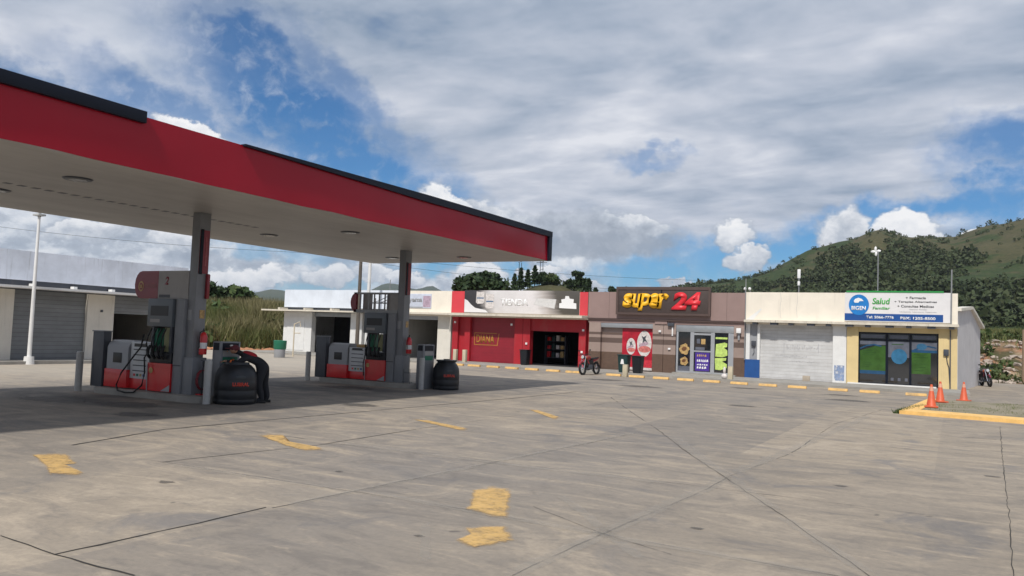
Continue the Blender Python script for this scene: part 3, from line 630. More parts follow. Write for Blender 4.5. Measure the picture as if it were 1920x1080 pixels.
s_ = [c for c in r3.children if c.name.startswith('roller_shutter')][0]
text('DIANA', -25.85, -24.55, 1.28, 1.78, YF + .218, M_gold, 'painted_lettering', s_, bold=.025)
b = B(); b.box(-26.0, -24.4, YF + .212, YF + .219, 1.86, 1.90); b.box(-26.0, -24.3, YF + .212, YF + .219, 1.14, 1.18); b.box(-26.0, -25.96, YF + .212, YF + .219, 1.18, 1.86); b.poly([(-24.36, YF + .215, 1.18), (-24.31, YF + .215, 1.18), (-24.22, YF + .215, 1.88), (-24.27, YF + .215, 1.88)], (0, .004, 0)); sub(s_, b, 'painted_border', M_gold, smooth=False)
# tienda banner
def banner_fn(N, pos, b):
    s = N.xyz(pos); f = N.m('MULTIPLY', N.m('ADD', s[0], 26.64), 1 / 7.82); w = N.noise(N.map(pos, scale=(.35, 1, 6)), 1.3, 4, .6)
    g = N.m('ADD', f, N.m('MULTIPLY', N.m('SUBTRACT', w, .5), .10)); top = N.m('MULTIPLY', N.m('SUBTRACT', s[2], 3.2), .05)
    return N.ramp(N.m('ADD', g, top), [(0, (.035, .034, .040)), (.17, (.04, .038, .042)), (.23, (.34, .32, .31)), (.30, (.62, .60, .60)), (.66, (.70, .67, .67)), (.76, (.42, .38, .36)), (.86, (.085, .075, .062)), (1, (.07, .064, .056))])
M_ban = mat('faded_banner_print', rough=.5, fn=banner_fn, var=.05)
t = root('store_banner', 'long faded grey tienda banner above the red store', 'sign', (-22.7, YF, 3.1))
p = B().box(-26.64, -18.84, YF - .08, YF - .024, 3.12, 4.50, .008).done('banner_sheet', M_ban, t)
text('TIENDA', -24.05, -22.15, 3.60, 4.0, YF - .083, M_lwhite, 'lettering', p, bold=.03)
b = B(); b.poly([(-21.8, YF - .084, 3.68), (-20.4, YF - .084, 3.45), (-20.3, YF - .084, 4.0), (-21.6, YF - .084, 4.05)], (0, -.003, 0)); sub(p, b, 'faded_word_patch', mat('pale_patch', (.62, .61, .60), .5, var=.1, vscale=6), smooth=False)
b = B(); pts = [(-26.63, 3.14), (-24.9, 3.14), (-25.1, 3.3), (-25.5, 3.36), (-25.85, 3.42), (-26.15, 3.62), (-26.4, 3.86), (-26.63, 3.96)]; b.poly([(x, YF - .0835, z) for x, z in pts], (0, -.003, 0)); sub(p, b, 'white_swoosh', M_swhite, smooth=False)
for k, (xa, za, zb) in enumerate(((-25.8, 3.66, 4.42), (-25.12, 3.38, 4.30))):
    b = B(); pts = [(xa, za + .1), (xa + .12, za), (xa + .5, za + .03), (xa + .62, za + .14), (xa + .58, zb), (xa + .3, zb - .03), (xa + .03, zb + .02)]; b.poly([(x, YF - .085 - k * .004, z) for x, z in pts], (0, -.003, 0)); sub(p, b, 'printed_bag', M_cup, smooth=False)
    sub(p, B().box(xa + .06, xa + .56, YF - .094 - k * .004, YF - .090 - k * .004, (za + zb) / 2 - .05, (za + zb) / 2 + .02), 'bag_stripe', mat('bag_stripe_blue', (.06, .14, .26), .5), smooth=False)
b = B(); pts = [(-20.1, 3.5), (-19.0, 3.46), (-19.02, 3.78), (-19.2, 3.8), (-19.18, 4.02), (-19.45, 4.05), (-19.5, 4.2), (-19.72, 4.2), (-19.74, 4.04), (-19.98, 4.0), (-19.95, 3.8), (-20.1, 3.77)]
b.poly([(x, YF - .085, z) for x, z in pts], (0, -.003, 0)); sub(p, b, 'printed_emblem', M_lwhite, smooth=False)
# --- brown store
r4 = shop('brown_store_building', 'taupe and brown striped convenience store with glass door', -18.28, -9.42, [(-18.2, -17.49), (-14.42, -13.82), (-13.8, -13.12), (-10.02, -9.44)], 2.72, M_stripe)
B().box(-18.26, -9.44, YF - .05, YF + .25, 2.98, 4.46).done('parapet', M_taupe, r4, smooth=False)
b = B(); b.box(-18.26, -9.44, YF - .02, YF + .3, 2.84, 2.979); b.box(-18.26, -9.44, YF - .0, YF + .3, 2.721, 2.84); b.box(-14.3, -13.6, YF - .055, YF - .022, 2.72, 2.98); b.done('lintel', M_taupe, r4, smooth=False)
B().box(-18.26, -9.44, YF - .10, YF - .052, 2.90, 2.95).done('drip_edge', M_sbrown2, r4, smooth=False)
B().box(-17.49, -14.42, YF + .25, YF + .32, .11, 2.72).done('striped_shutter', M_stripe, r4, smooth=False)
B().box(-17.49, -14.42, YF + .02, YF + .24, 2.46, 2.719, .02).done('shutter_box', M_gal, r4)
B().box(-13.12, -10.02, YF + .02, YF + .24, 2.34, 2.719, .03).done('shutter_box', M_gal, r4)
p = B().box(-16.25, -14.44, YF + .2, YF + .249, .16, 2.46).done('poster', M_pred, r4, smooth=False)
def oval(b, cx, cz, rx, rz_, y, e=.004, n=20, rot=0):
    b.poly([(cx + rx * math.cos(2 * math.pi * i / n) * math.cos(rot) - rz_ * math.sin(2 * math.pi * i / n) * math.sin(rot), y, cz + rx * math.cos(2 * math.pi * i / n) * math.sin(rot) + rz_ * math.sin(2 * math.pi * i / n) * math.cos(rot)) for i in range(n)], (0, -e, 0)); return b
for cx, cz, rx, rz_, k in ((-15.72, 1.45, .27, .46, 0), (-14.95, 1.62, .42, .72, 1)):
    sub(p, oval(B(), cx, cz, rx, rz_, YF + .196), 'printed_cup', M_cup, smooth=False)
    sub(p, B().poly([(cx + rx * u, YF + .190, cz + rz_ * v) for u, v in ((-.42, .62), (-.1, .50), (.30, .66), (.12, .40), (.42, .12), (.05, .20), (-.28, -.02), (-.18, .28))], (0, -.003, 0)), 'cup_logo', M_dgrey, smooth=False)
    sub(p, oval(B(), cx - rx * .1, cz - rz_ * .05, rx * .7, rz_ * .14, YF + .191, rot=.3), 'cup_ribbon', mat('poster_mauve', (.42, .30, .36), .5, var=.4, vscale=12), smooth=False)
    sub(p, oval(B(), cx + .02, cz - rz_ * .42, rx * .85, rz_ * .25, YF + .190), 'cup_band', mat('poster_pink', (.55, .16, .14), .5, var=.3, vscale=8), smooth=False)
sub(p, B().box(-15.2, -14.46, YF + .190, YF + .196, .32, .72), 'printed_panel', mat('poster_bright_red', (.55, .03, .05), .4, var=.3, vscale=10), smooth=False)
sub(p, B().box(-16.25, -14.46, YF + .188, YF + .199, .16, .30), 'printed_footer', M_cup, smooth=False)
# shopfront
f_ = B()
for xa, xb in ((-13.08, -12.98), (-12.32, -12.12), (-11.22, -11.02), (-10.30, -10.2)): f_.box(xa, xb, YF + .02, YF + .14, .22, 2.34)
f_.box(-13.08, -10.2, YF + .03, YF + .13, .16, .26); f_.box(-12.12, -11.22, YF + .04, YF + .12, 1.30, 1.38); f_.box(-12.12, -11.22, YF + .04, YF + .12, 2.2, 2.30); f_.box(-10.2, -10.02, YF + .05, YF + .14, .16, 2.34)
f_.done('shopfront_frame', M_alu, r4, smooth=False)
g1 = B().box(-12.98, -12.32, YF + .07, YF + .09, .26, 2.34).done('glass_panel', M_glass, r4, smooth=False)
g2 = B().box(-12.12, -11.22, YF + .07, YF + .09, .26, 2.2).done('glass_door', M_glass, r4, smooth=False)
g3 = B().box(-11.02, -10.30, YF + .07, YF + .09, .26, 2.34).done('glass_panel', M_glass, r4, smooth=False)
yy = YF + .068
for cz, ra in ((1.42, .29), (.78, .23)):
    sub(g1, B().poly([(-12.65 + .92 * ra * (1 + .16 * math.sin(i * 2.1 + cz * 5)) * math.cos(R(i * 20)), yy, cz + ra * (1 + .14 * math.cos(i * 1.7)) * math.sin(R(i * 20))) for i in range(18)], (0, -.004, 0)), 'food_sticker', M_food, smooth=False)
    sub(g1, oval(B(), -12.66, cz + .02, ra * .5, ra * .38, yy - .005, rot=.4), 'food_detail', mat('food_dark_brown', (.14, .06, .025), .5, var=.5, vscale=18), smooth=False)
sub(g1, B().box(-12.96, -12.34, yy - .001, yy + .001, .27, .52), 'frosted_strip', M_filmc, smooth=False)
pp = sub(g2, B().box(-12.05, -11.28, yy - .006, yy, .30, 1.28), 'purple_poster', M_purple, smooth=False)
rq = random.Random(3)
for z, h_, m_ in ((1.06, .12, M_food), (.78, .14, M_lwhite), (.60, .08, M_lwhite), (.42, .13, M_lwhite)):
    b = B(); x = -11.95
    while x < -11.42:
        w_ = rq.uniform(.05, .12); b.poly([(x, yy - .008, z), (x + w_, yy - .008, z + rq.uniform(-.01, .03)), (x + w_ * .8, yy - .008, z + h_), (x + w_ * .1, yy - .008, z + h_ - rq.uniform(0, .04))], (0, -.002, 0)); x += w_ + .03
    sub(g2, b, 'poster_print', m_, smooth=False)
sub(g2, B().box(-11.98, -11.80, yy - .004, yy, 1.75, 2.0), 'door_sticker', M_filmc, smooth=False); sub(g2, B().box(-11.74, -11.52, yy - .004, yy, 1.72, 2.0), 'door_sticker', M_food, smooth=False); sub(g2, B().box(-12.05, -11.55, yy - .004, yy, 1.41, 1.56), 'door_sticker', M_filmc, smooth=False)
for pts in ([(-10.98, 1.1), (-10.95, 1.75), (-10.5, 1.85), (-10.36, 1.8), (-10.38, 1.62), (-10.55, 1.58), (-10.36, 1.45), (-10.34, 1.18), (-10.6, 1.08)], [(-10.97, .42), (-11.0, 1.02), (-10.4, 1.05), (-10.42, .92), (-10.62, .86), (-10.36, .72), (-10.38, .52), (-10.7, .4)], [(-10.98, 2.02), (-10.36, 2.02), (-10.36, 2.12), (-10.98, 2.12)]):
    sub(g3, B().poly([(x, yy - .001, z) for x, z in pts], (0, -.004, 0)), 'lime_sticker', M_lime, smooth=False)
B().box(-13.2, -9.85, YF - .3, YF + .01, .10, .18).done('door_step', M_kerb, r4, smooth=False)
B().box(-18.28, -9.42, YF + .4, 51.5, 3.5, 3.58).done('roof', M_roof, r4, smooth=False)
t = root('security_camera', 'white wall camera left of the striped store glass front', 'camera', (-13.35, YF, 2.5))
B().box(-13.55, -13.2, YF - .16, YF - .002, 2.62, 2.80, .03).done('camera_body', M_dgrey, t); B().box(-13.33, -13.26, YF - .06, YF - .002, 2.1, 2.6, .01).done('bracket', M_lwhite, t)
t = root('flood_light', 'white flood light on the right striped pillar', 'lamp', (-9.75, YF, 2.5))
B().box(-9.86, -9.62, YF - .2, YF - .06, 2.36, 2.62, .03).done('lamp_head', M_lwhite, t); B().box(-9.8, -9.7, YF - .08, YF - .002, 2.0, 2.4, .01).done('bracket', M_lgrey, t)
for x, z, lb in ((-14.0, 2.33, 'small white light high on the pillar beside the cup poster'), (-13.45, 1.4, 'small white light low on the pillar by the glass door')):
    o = B().box(x - .07, x + .07, YF - .08, YF - .002, z - .05, z + .05, .015).done('pillar_light', M_lwhite); tag(center_origin(o), lb, 'lamp')
# super 24 sign
t = root('store_sign', 'brown box sign with yellow super and red 24 lettering', 'sign', (-13.85, YF, 3.2))
p = B().box(-16.48, -11.22, YF - .26, YF - .055, 3.22, 4.72, .02).done('sign_box', M_sbrown, t)
b = B(); b.box(-16.5, -11.2, YF - .29, YF - .262, 4.58, 4.74); b.box(-16.5, -11.2, YF - .29, YF - .262, 3.20, 3.32); b.box(-16.5, -16.38, YF - .29, YF - .262, 3.32, 4.58); b.box(-11.32, -11.2, YF - .29, YF - .262, 3.32, 4.58); sub(p, b, 'sign_frame', M_sbrown2, smooth=False)
sub(p, B().box(-13.92, -13.86, YF - .285, YF - .262, 4.28, 4.66), 'panel_seam', M_navy, smooth=False)
for ch, xa, xb, za, zb in (('s', -16.12, -15.46, 3.58, 4.38), ('u', -15.60, -14.98, 3.58, 4.36), ('p', -15.22, -14.44, 3.42, 4.38), ('e', -14.60, -13.98, 3.56, 4.40), ('r', -14.14, -13.46, 3.56, 4.38)):
    text(ch, xa, xb, za, zb, YF - .27, M_lyel, 'yellow_letter', p, bold=.045, shear=.14, ext=.035)
text('24', -13.32, -11.72, 3.50, 4.46, YF - .27, M_lred, 'red_digits', p, bold=.055, shear=.16, ext=.045, space=.95)
b = B()
for x in (-17.0, -10.4): b.box(x - .006, x + .006, YF - .054, YF - .0505, 2.98, 4.45)
b.done('plaster_joint', M_sbrown2, r4, smooth=False)
# --- cream building: white shuttered shop + pharmacy
r5 = shop('cream_shop_building', 'cream fronted block with white shutter and yellow framed pharmacy window', -9.42, .15, [(-9.4, -9.2), (-8.82, -8.7), (-5.2, -4.58)], 2.86, M_white)
B().box(-9.2, -8.82, YF + .08, YF + .42, .11, 2.86).done('recessed_wall', M_lgrey, r5, smooth=False)
B().box(-9.415, .15, YF - .05, YF + .2, 2.86, 4.50).done('parapet', M_cream, r5, smooth=False)
b = B(); b.box(-9.415, .2, YF - .48, YF - .052, 2.95, 3.07); b.done('eave', M_eave, r5, smooth=False)
b = B()
for i in range(11): b.box(-9.0 + i * .88, -8.78 + i * .88 + .12 * (i % 2), YF - .42, YF - .052, 2.84, 2.948)
b.done('rafters', M_dgrey, r5, smooth=False)
b = B(); b.box(-4.56, -4.04, YF - .03, YF + .42, .05, 2.86); b.box(-.62, .14, YF - .03, YF + .42, .05, 2.86); b.box(-4.04, -.62, YF + .05, YF + .42, 2.62, 2.86); b.done('yellow_surround', M_yelw, r5, smooth=False)
b = B(); b.box(-9.43, -8.68, YF - .02, YF - .001, .05, 1.04); b.box(-9.2, -8.82, YF + .04, YF + .079, .11, 1.04); b.done('blue_dado', M_blue, r5, smooth=False)
s5 = B().box(-8.7, -5.2, YF + .24, YF + .31, .11, 2.86).done('white_shutter', M_shw, r5, smooth=False)
# scribbled marks on the shutter
b = B()
rr = random.Random(5)
for row, (z, xa, xb, h) in enumerate(((1.60, -7.45, -5.95, .28), (1.20, -8.0, -6.4, .16), (.98, -7.3, -6.1, .10))):
    x = xa
    while x < xb:
        w_ = rr.uniform(.03, .10); pts = [(x + rr.uniform(0, w_), YF + .236, z + rr.uniform(0, h)) for _ in range(4)]; b.tube(pts, .007, 4); x += w_ + .03
b.box(-7.55, -7.53, YF + .233, YF + .238, 1.45, 1.95); b.box(-5.9, -5.88, YF + .233, YF + .238, 1.5, 1.95)
sub(s5, b, 'scribbled_writing', mat('faded_scribble', (.38, .38, .41), .7), smooth=False)
B().box(-5.12, -4.66, YF - .006, YF - .001, .2, .95).done('blue_paint_smear', mat('blue_smear', rough=.6, fn=worn_fn((.30, .40, .62)), var=.1), r5, smooth=False)
fr = B(); 
for xa, xb in ((-4.04, -3.98), (-2.85, -2.74), (-1.84, -1.74), (-.68, -.62)): fr.box(xa, xb, YF + .10, YF + .2, .14, 2.62)
for xa, xb in ((-3.98, -2.85), (-2.74, -1.84), (-1.74, -.68)): fr.box(xa, xb, YF + .11, YF + .19, 2.54, 2.62); fr.box(xa, xb, YF + .11, YF + .19, 2.22, 2.30); fr.box(xa, xb, YF + .11, YF + .19, .14, .20)
fr.done('window_frame', M_navy, r5, smooth=False)
films = [(-3.98, -2.85, [('g', .78, 2.0), ('b', .62, .78), ('c', 2.02, 2.2)]), (-2.74, -1.84, [('c', 1.45, 2.2)]), (-1.74, -.68, [('g', .72, 1.72), ('b', 1.72, 1.84), ('c', 1.84, 2.2)])]
for xa, xb, fl in films:
    gp = B().box(xa, xb, YF + .14, YF + .16, .2, 2.54).done('window_pane', M_glass, r5, smooth=False)
    for k, za, zb in fl:
        x2 = xb - (.26 if (k == 'g' and xa > -2) else 0)
        if k == 'g' and xa < -3: b = B().poly([(xa, YF + .138, za), (x2, YF + .138, za), (x2, YF + .138, zb - .02), (x2 - .35, YF + .138, zb), (xa, YF + .138, zb - .28)], (0, -.003, 0))
        else: b = B().box(xa, x2, YF + .135, YF + .139, za, zb)
        sub(gp, b, 'window_film', {'g': M_leafg, 'b': M_filmb, 'c': M_filmc}[k], smooth=False)
    for n_, (u, z, w_) in enumerate({-3.98: ((.12, 1.72, .45), (.10, 1.62, .6), (.1, 1.52, .5), (.15, 1.15, .35), (.15, 1.05, .4), (.12, .95, .3)), -2.74: ((.15, 2.05, .5),), -1.74: ((.08, 1.60, .5), (.08, 1.48, .6), (.08, 1.32, .4), (.08, 1.18, .6), (.08, 1.02, .5), (.1, .86, .4))}[xa]):
        sub(gp, B().box(xa + u, xa + u + w_, YF + .1325, YF + .1345, z, z + .035), 'film_line', mat('film_line_green', (.03, .085, .02), .15, var=.3), smooth=False)
    if xa != -2.74:
        sub(gp, B().poly([(xa + (.0 if xa < -3 else .08) + u, YF + .131, z) for u, z in ((0, 1.86), (.3, 2.0), (.62, 2.06), (.95, 1.98), (.95, 1.93), (.6, 1.99), (.3, 1.93), (0, 1.78))], (0, -.002, 0)), 'film_wave', M_filmb, smooth=False)
        if xa > -3: sub(gp, oval(B(), xa + .42, 2.0, .22, .15, YF + .128), 'film_disc', mat('film_disc_blue', (.04, .13, .24), .12, var=.3), smooth=False)
    sub(gp, B().box(xa + .05, xb - .05, YF + .1365, YF + .1375, 2.34, 2.50), 'upper_film', M_filmc, smooth=False)
    if xa == -2.74:
        sub(gp, oval(B(), -2.27, 1.50, .34, .36, YF + .134), 'round_sticker', mat('sticker_blue', (.035, .15, .28), .15, var=.2), smooth=False)
        b = B()
        for i in range(3): b.box(-2.62 + i * .3, -2.50 + i * .3, YF + .134, YF + .139, .34, .48)
        sub(gp, b, 'door_stickers', M_filmc, smooth=False)
B().box(-4.5, -.7, YF - .16, YF - .031, .10, .17).done('door_sill', M_white, r5, smooth=False)
B().box(-9.42, .15, YF + .4, 46, 3.5, 3.58).done('roof', M_roof, r5, smooth=False)
# skewed side gable wall
b = B(); wp = [(.152, 41.9, 0.0), (1.30, 52.4, 0.0), (1.30, 52.4, 3.25), (.72, 46.9, 4.02), (.152, 41.95, 3.72)]; b.poly(wp, (-.2, 0, 0)); b.done('side_wall', mat('weathered_grey_white_wall', (.56, .55, .56), .8, var=.08, vscale=1.5, streak=.3), r5, smooth=False)
b = B(); b.poly([(.30, 41.9, 3.70), (.86, 46.9, 4.02), (1.52, 52.6, 3.18), (1.52, 52.6, 3.32), (.86, 46.9, 4.16), (.30, 41.9, 3.84)], (-.5, 0, 0)); b.done('gable_roof', M_ivory, r5, smooth=False)
B().box(-.17, -.12, YF - .08, YF - .031, .1, 2.8).done('conduit', M_dgrey, r5, smooth=False)
B().box(-.42, -.2, YF - .12, YF - .031, 1.62, 1.92, .02).done('meter_box', M_dgrey, r5); B().box(-9.12, -8.9, YF - .03, YF + .078, 1.72, 2.0, .02).done('meter_box', M_dgrey, r5)
B().tube([(-.3, YF - .06, 1.6), (-.26, YF - .06, 1.3), (-.2, YF - .06, 1.1), (-.15, YF - .06, .2)], .018, 6).done('cable', M_dgrey, r5); B().tube([(-9.0, YF + .05, 1.72), (-8.98, YF + .05, 1.4), (-9.05, YF + .05, 1.25)], .015, 6).done('cable', M_dgrey, r5)
b = B()
for x in (-7.7, -6.9): b.tube([(x, YF - .052, 4.49), (x + .03, YF - .052, 4.1), (x - .02, YF - .052, 3.7), (x + .02, YF - .052, 3.2)], .006, 4)
b.done('hairline_crack', M_lgrey, r5)
# small parapet return with broken diagonal plaster
B().poly([(-9.40, YF - .055, 3.08), (-9.02, YF - .055, 3.08), (-8.62, YF - .055, 3.62), (-8.66, YF - .055, 3.66)], (0, -.006, 0)).done('plaster_repair', M_white, r5, smooth=False)
# pharmacy sign
t = root('pharmacy_sign', 'white pharmacy sign with blue circle, green top and blue phone band', 'sign', (-2.4, YF, 3.2))
p = B().box(-4.66, -.12, YF - .12, YF - .055, 3.13, 4.52).done('sign_board', M_swhite, t, smooth=False)
sub(p, B().box(-4.60, -.42, YF - .14, YF - .05, 4.521, 4.60), 'green_strip', M_sgreen, smooth=False)
sub(p, B().box(-4.66, -.44, YF - .128, YF - .121, 3.16, 3.50), 'blue_band', M_sblue, smooth=False)
sub(p, oval(B(), -4.03, 3.92, .45, .50, YF - .130, n=36), 'blue_circle', M_cblue, smooth=False)
b = B(); b.poly([(x, YF - .136, z) for x, z in ((-4.22, 4.02), (-4.05, 4.02), (-4.0, 4.1), (-3.82, 4.1), (-3.9, 4.2), (-4.05, 4.26), (-4.2, 4.2), (-4.26, 4.1))], (0, -.003, 0)); sub(p, b, 'leaf_emblem', M_lwhite, smooth=False)
text('BIGEN', -4.36, -3.72, 3.66, 3.86, YF - .136, M_lwhite, 'circle_lettering', p, bold=.03, ext=.003)
text('Salud', -3.44, -2.66, 3.95, 4.26, YF - .123, M_lgreen, 'green_lettering', p, bold=.03, shear=.15, ext=.003); text('Familiar', -3.42, -2.66, 3.70, 3.84, YF - .123, M_lgreen, 'green_lettering', p, bold=.03, shear=.1, ext=.003)
for s, xa, xb, z in (('+ Farmacia', -2.0, -1.15, 4.22), ('+ Terapias Alternativas', -2.48, -.70, 4.02), ('+ Consultas Medicas', -2.35, -.82, 3.82)): text(s, xa, xb, z, z + .12, YF - .123, M_lblack, 'service_line', p, bold=.02, ext=.003)
for s, xa, xb, z in (('Atencion Familiar', -1.85, -1.1, 3.70), ('Ultrasonido  Laboratorio  Papanicolau', -2.25, -.70, 3.57)): text(s, xa, xb, z, z + .07, YF - .123, M_lgrey, 'small_print', p, ext=.003)
text('Tel: 5066-7776', -3.70, -2.50, 3.27, 3.40, YF - .13, M_lwhite, 'phone_number', p, bold=.025, ext=.003); text('PBX: 1205-8500', -2.22, -.75, 3.25, 3.38, YF - .13, M_lwhite, 'phone_number', p, bold=.025, ext=.003)

# ------------------------------------------------------------------ left building (faces the pumps)
XL = -32.41
rl = root('shuttered_building', 'long grey parapet block with roller shutters behind the near pump', 'building', (XL, 17, 0))
b = B()
for a, c in ((7.6, 8.0), (11.2, 12.4), (15.5, 17.9), (20.96, 22.2), (25.3, 25.95)): b.box(XL - .4, XL, a, c, .05, 2.9)
b.box(XL - 10, XL - .4, 7.6, 7.75, .05, 3.4); b.box(XL - 10, XL - .4, 25.8, 25.95, .05, 3.4); b.box(XL - 10.15, XL - 10, 7.6, 25.95, .05, 3.4); b.done('wall', M_ivory, rl, smooth=False)
B().box(XL - .2, XL - .01, 7.6, 25.95, 3.28, 4.46).done('parapet', M_greyb, rl, smooth=False)
B().box(XL - .4, XL - .06, 7.65, 25.9, 2.9, 3.28).done('lintel', M_dgrey, rl, smooth=False)  # dark grey colour stands in for shade in the gap under the parapet
b = B(); b.box(XL - .02, XL + 1.0, 7.6, 26.1, 2.94, 3.03)
b.done('eave', M_white, rl, smooth=False)
b = B()
for i in range(11): b.box(XL + .0, XL + .25, 8.1 + i * 1.72, 8.25 + i * 1.72, 3.03, 3.16)
b.done('eave_blocks', M_white, rl, smooth=False)
for a, c, zb in ((8.0, 11.2, .11), (12.4, 15.5, .11), (17.9, 20.96, .11), (22.2, 25.3, 2.12)):
    B().box(XL - .22, XL - .14, a, c, zb, 2.9).done('roller_shutter', M_shg, rl, smooth=False)
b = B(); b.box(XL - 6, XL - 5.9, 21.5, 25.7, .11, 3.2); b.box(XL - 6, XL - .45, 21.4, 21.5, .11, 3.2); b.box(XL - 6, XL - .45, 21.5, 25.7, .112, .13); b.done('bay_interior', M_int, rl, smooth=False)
B().box(XL - 10, XL - .3, 7.7, 25.9, 3.4, 3.48).done('roof', M_roof, rl, smooth=False)
for y in (17.3, 21.6): B().box(XL + .001, XL + .05, y - .05, y + .05, 2.15, 2.25, .01).done('wall_socket', M_dgrey, rl)

# ------------------------------------------------------------------ canopy
XC, WC, Y0C, Y1C, HC, TC = -12.48, 7.84, .9, 25.04, 4.5, .93
rc = root('fuel_canopy', 'flat station canopy with glossy red fascia on two grey columns', 'canopy', (XC - WC / 2, 13, 0))
def fascia_panel(y0, y1, k):
    b = B(); n = 8; rr = random.Random(k); rows = []
    for i in range(n + 1):
        y = y0 + (y1 - y0) * i / n; rows.append([b.bm.verts.new((XC + .028 * noise.noise((y * .55, z * 1.1, 5)) , y, z)) for z in (HC - .015 - .02 * noise.noise((y * .9, 1, 3)), HC + .2, HC + .45, HC + .7, HC + TC)])
    for a, c in zip(rows, rows[1:]):
        for j in range(4): b.bm.faces.new((a[j], c[j], c[j + 1], a[j + 1]))
    return b
ys = [.92, 4.9, 8.87, 11.1, 14.6, 18.1, 21.6, 24.84]
for k in range(7): fascia_panel(ys[k], ys[k + 1], k).done('fascia_panel', M_red, rc)
B().box(XC - .055, XC - .036, Y0C + .1, Y1C - .125, HC + .02, HC + TC - .03).done('fascia_backing', M_red, rc, smooth=False)
b = B(); b.box(XC - WC, XC - .03, Y1C - .12, Y1C - .0, HC + .005, HC + TC - .02); b.done('end_fascia', M_red, rc, smooth=False)
b = B(); b.box(XC - WC, XC - WC + .1, Y0C, Y1C - .12, HC + .005, HC + TC); b.done('back_fascia', M_red, rc, smooth=False)
b = B(); b.box(XC - WC, XC - .03, Y0C, Y0C + .1, HC + .005, HC + TC); b.done('end_fascia', M_red, rc, smooth=False)
B().box(XC - WC + .1, XC - .03, Y0C + .1, Y1C - .12, HC + .02, HC + TC - .25).done('roof_deck', M_roof, rc, smooth=False)
B().box(XC - WC - .0, XC - .012, Y0C, Y1C - .002, HC - .02, HC + .018).done('soffit', M_soff, rc, smooth=False)
b = B(); b.box(XC - .05, XC + .09, Y0C, 8.87, HC + TC - .13, HC + TC + .08, .01); b.done('top_trim', M_navy, rc)
b = B()
for ya, yb_, t0, t1 in ((11.1, 17.5, .02, .085), (17.5, Y1C + .02, .085, .085)):
    P8 = [b.bm.verts.new(p) for p in ((XC - .05, ya, HC + TC - t0 * 1.2), (XC + .085, ya, HC + TC - t0 * 1.2), (XC + .085, ya, HC + TC + t0), (XC - .05, ya, HC + TC + t0), (XC - .05, yb_, HC + TC - t1 * 1.2), (XC + .085, yb_, HC + TC - t1 * 1.2), (XC + .085, yb_, HC + TC + t1), (XC - .05, yb_, HC + TC + t1))]
    for q in ((0, 1, 2, 3), (4, 7, 6, 5), (0, 4, 5, 1), (1, 5, 6, 2), (2, 6, 7, 3), (3, 7, 4, 0)): b.bm.faces.new([P8[k] for k in q])
bmesh.ops.remove_doubles(b.bm, verts=b.bm.verts, dist=.0005)
b.done('top_trim', M_navy, rc, smooth=False)
B().box(XC - .10, XC + .08, Y1C - .2, Y1C + .02, HC - .02, HC + TC - .102, .01).done('corner_trim', M_navy, rc)
B().box(XC - WC, XC - .11, Y1C, Y1C + .07, HC + TC - .1, HC + TC + .06).done('top_trim', M_navy, rc, smooth=False)
b = B()
for i in range(26): b.box(-16.6, -16.45, 8.2 + i * .28, 8.34 + i * .28, HC - .026, HC - .021)
b.done('vent_slots', M_dgrey, rc, smooth=False)
for (x, y) in ((-14.51, 9.01), (-17.6, 9.2), (-17.45, 16.68), (-14.48, 16.77), (-17.88, 23.08), (-14.95, 23.32)):
    l = B().cyl((x, y, HC - .045), (x, y, HC - .021), .24, .27, 20).done('recessed_light', M_dgrey, rc); sub(l, B().cyl((x, y, HC - .052), (x, y, HC - .046), .17, .17, 18), 'light_glass', mat('clouded_lens', (.30, .29, .27), .2, var=0))
for yc in (12.98, 21.15, 4.85):
    c = B().box(-15.96, -15.70, yc - .16, yc + .16, .0, HC - .021, .012).done('column', M_grey, rc)
    if yc > 10:
        sub(c, B().box(-15.699, -15.68, yc - .13, yc + .13, 3.02, 4.06), 'column_sign', M_rsign, smooth=False)
        sub(c, B().box(-15.685, -15.676, yc - .13, yc - .04, 3.0, 4.08), 'sign_edge', M_navy, smooth=False)
        sub(c, B().box(-15.679, -15.674, yc + .02, yc + .07, 3.2, 3.9), 'sign_script', mat('faded_pink_script', (.30, .07, .08), .5, var=.3, vscale=20), smooth=False)
        sub(c, B().box(-15.955, -15.62, yc - .20, yc + .20, .15, 1.02, .01), 'column_base', M_grey)
        sub(c, B().box(-15.93, -15.80, yc - .168, yc - .161, 1.9, 2.15), 'notice_sticker', M_lgrey, smooth=False)
        sub(c, B().box(-15.699, -15.690, yc - .02, yc + .12, 1.95, 2.15), 'warning_sticker', M_orange if False else M_food, smooth=False)

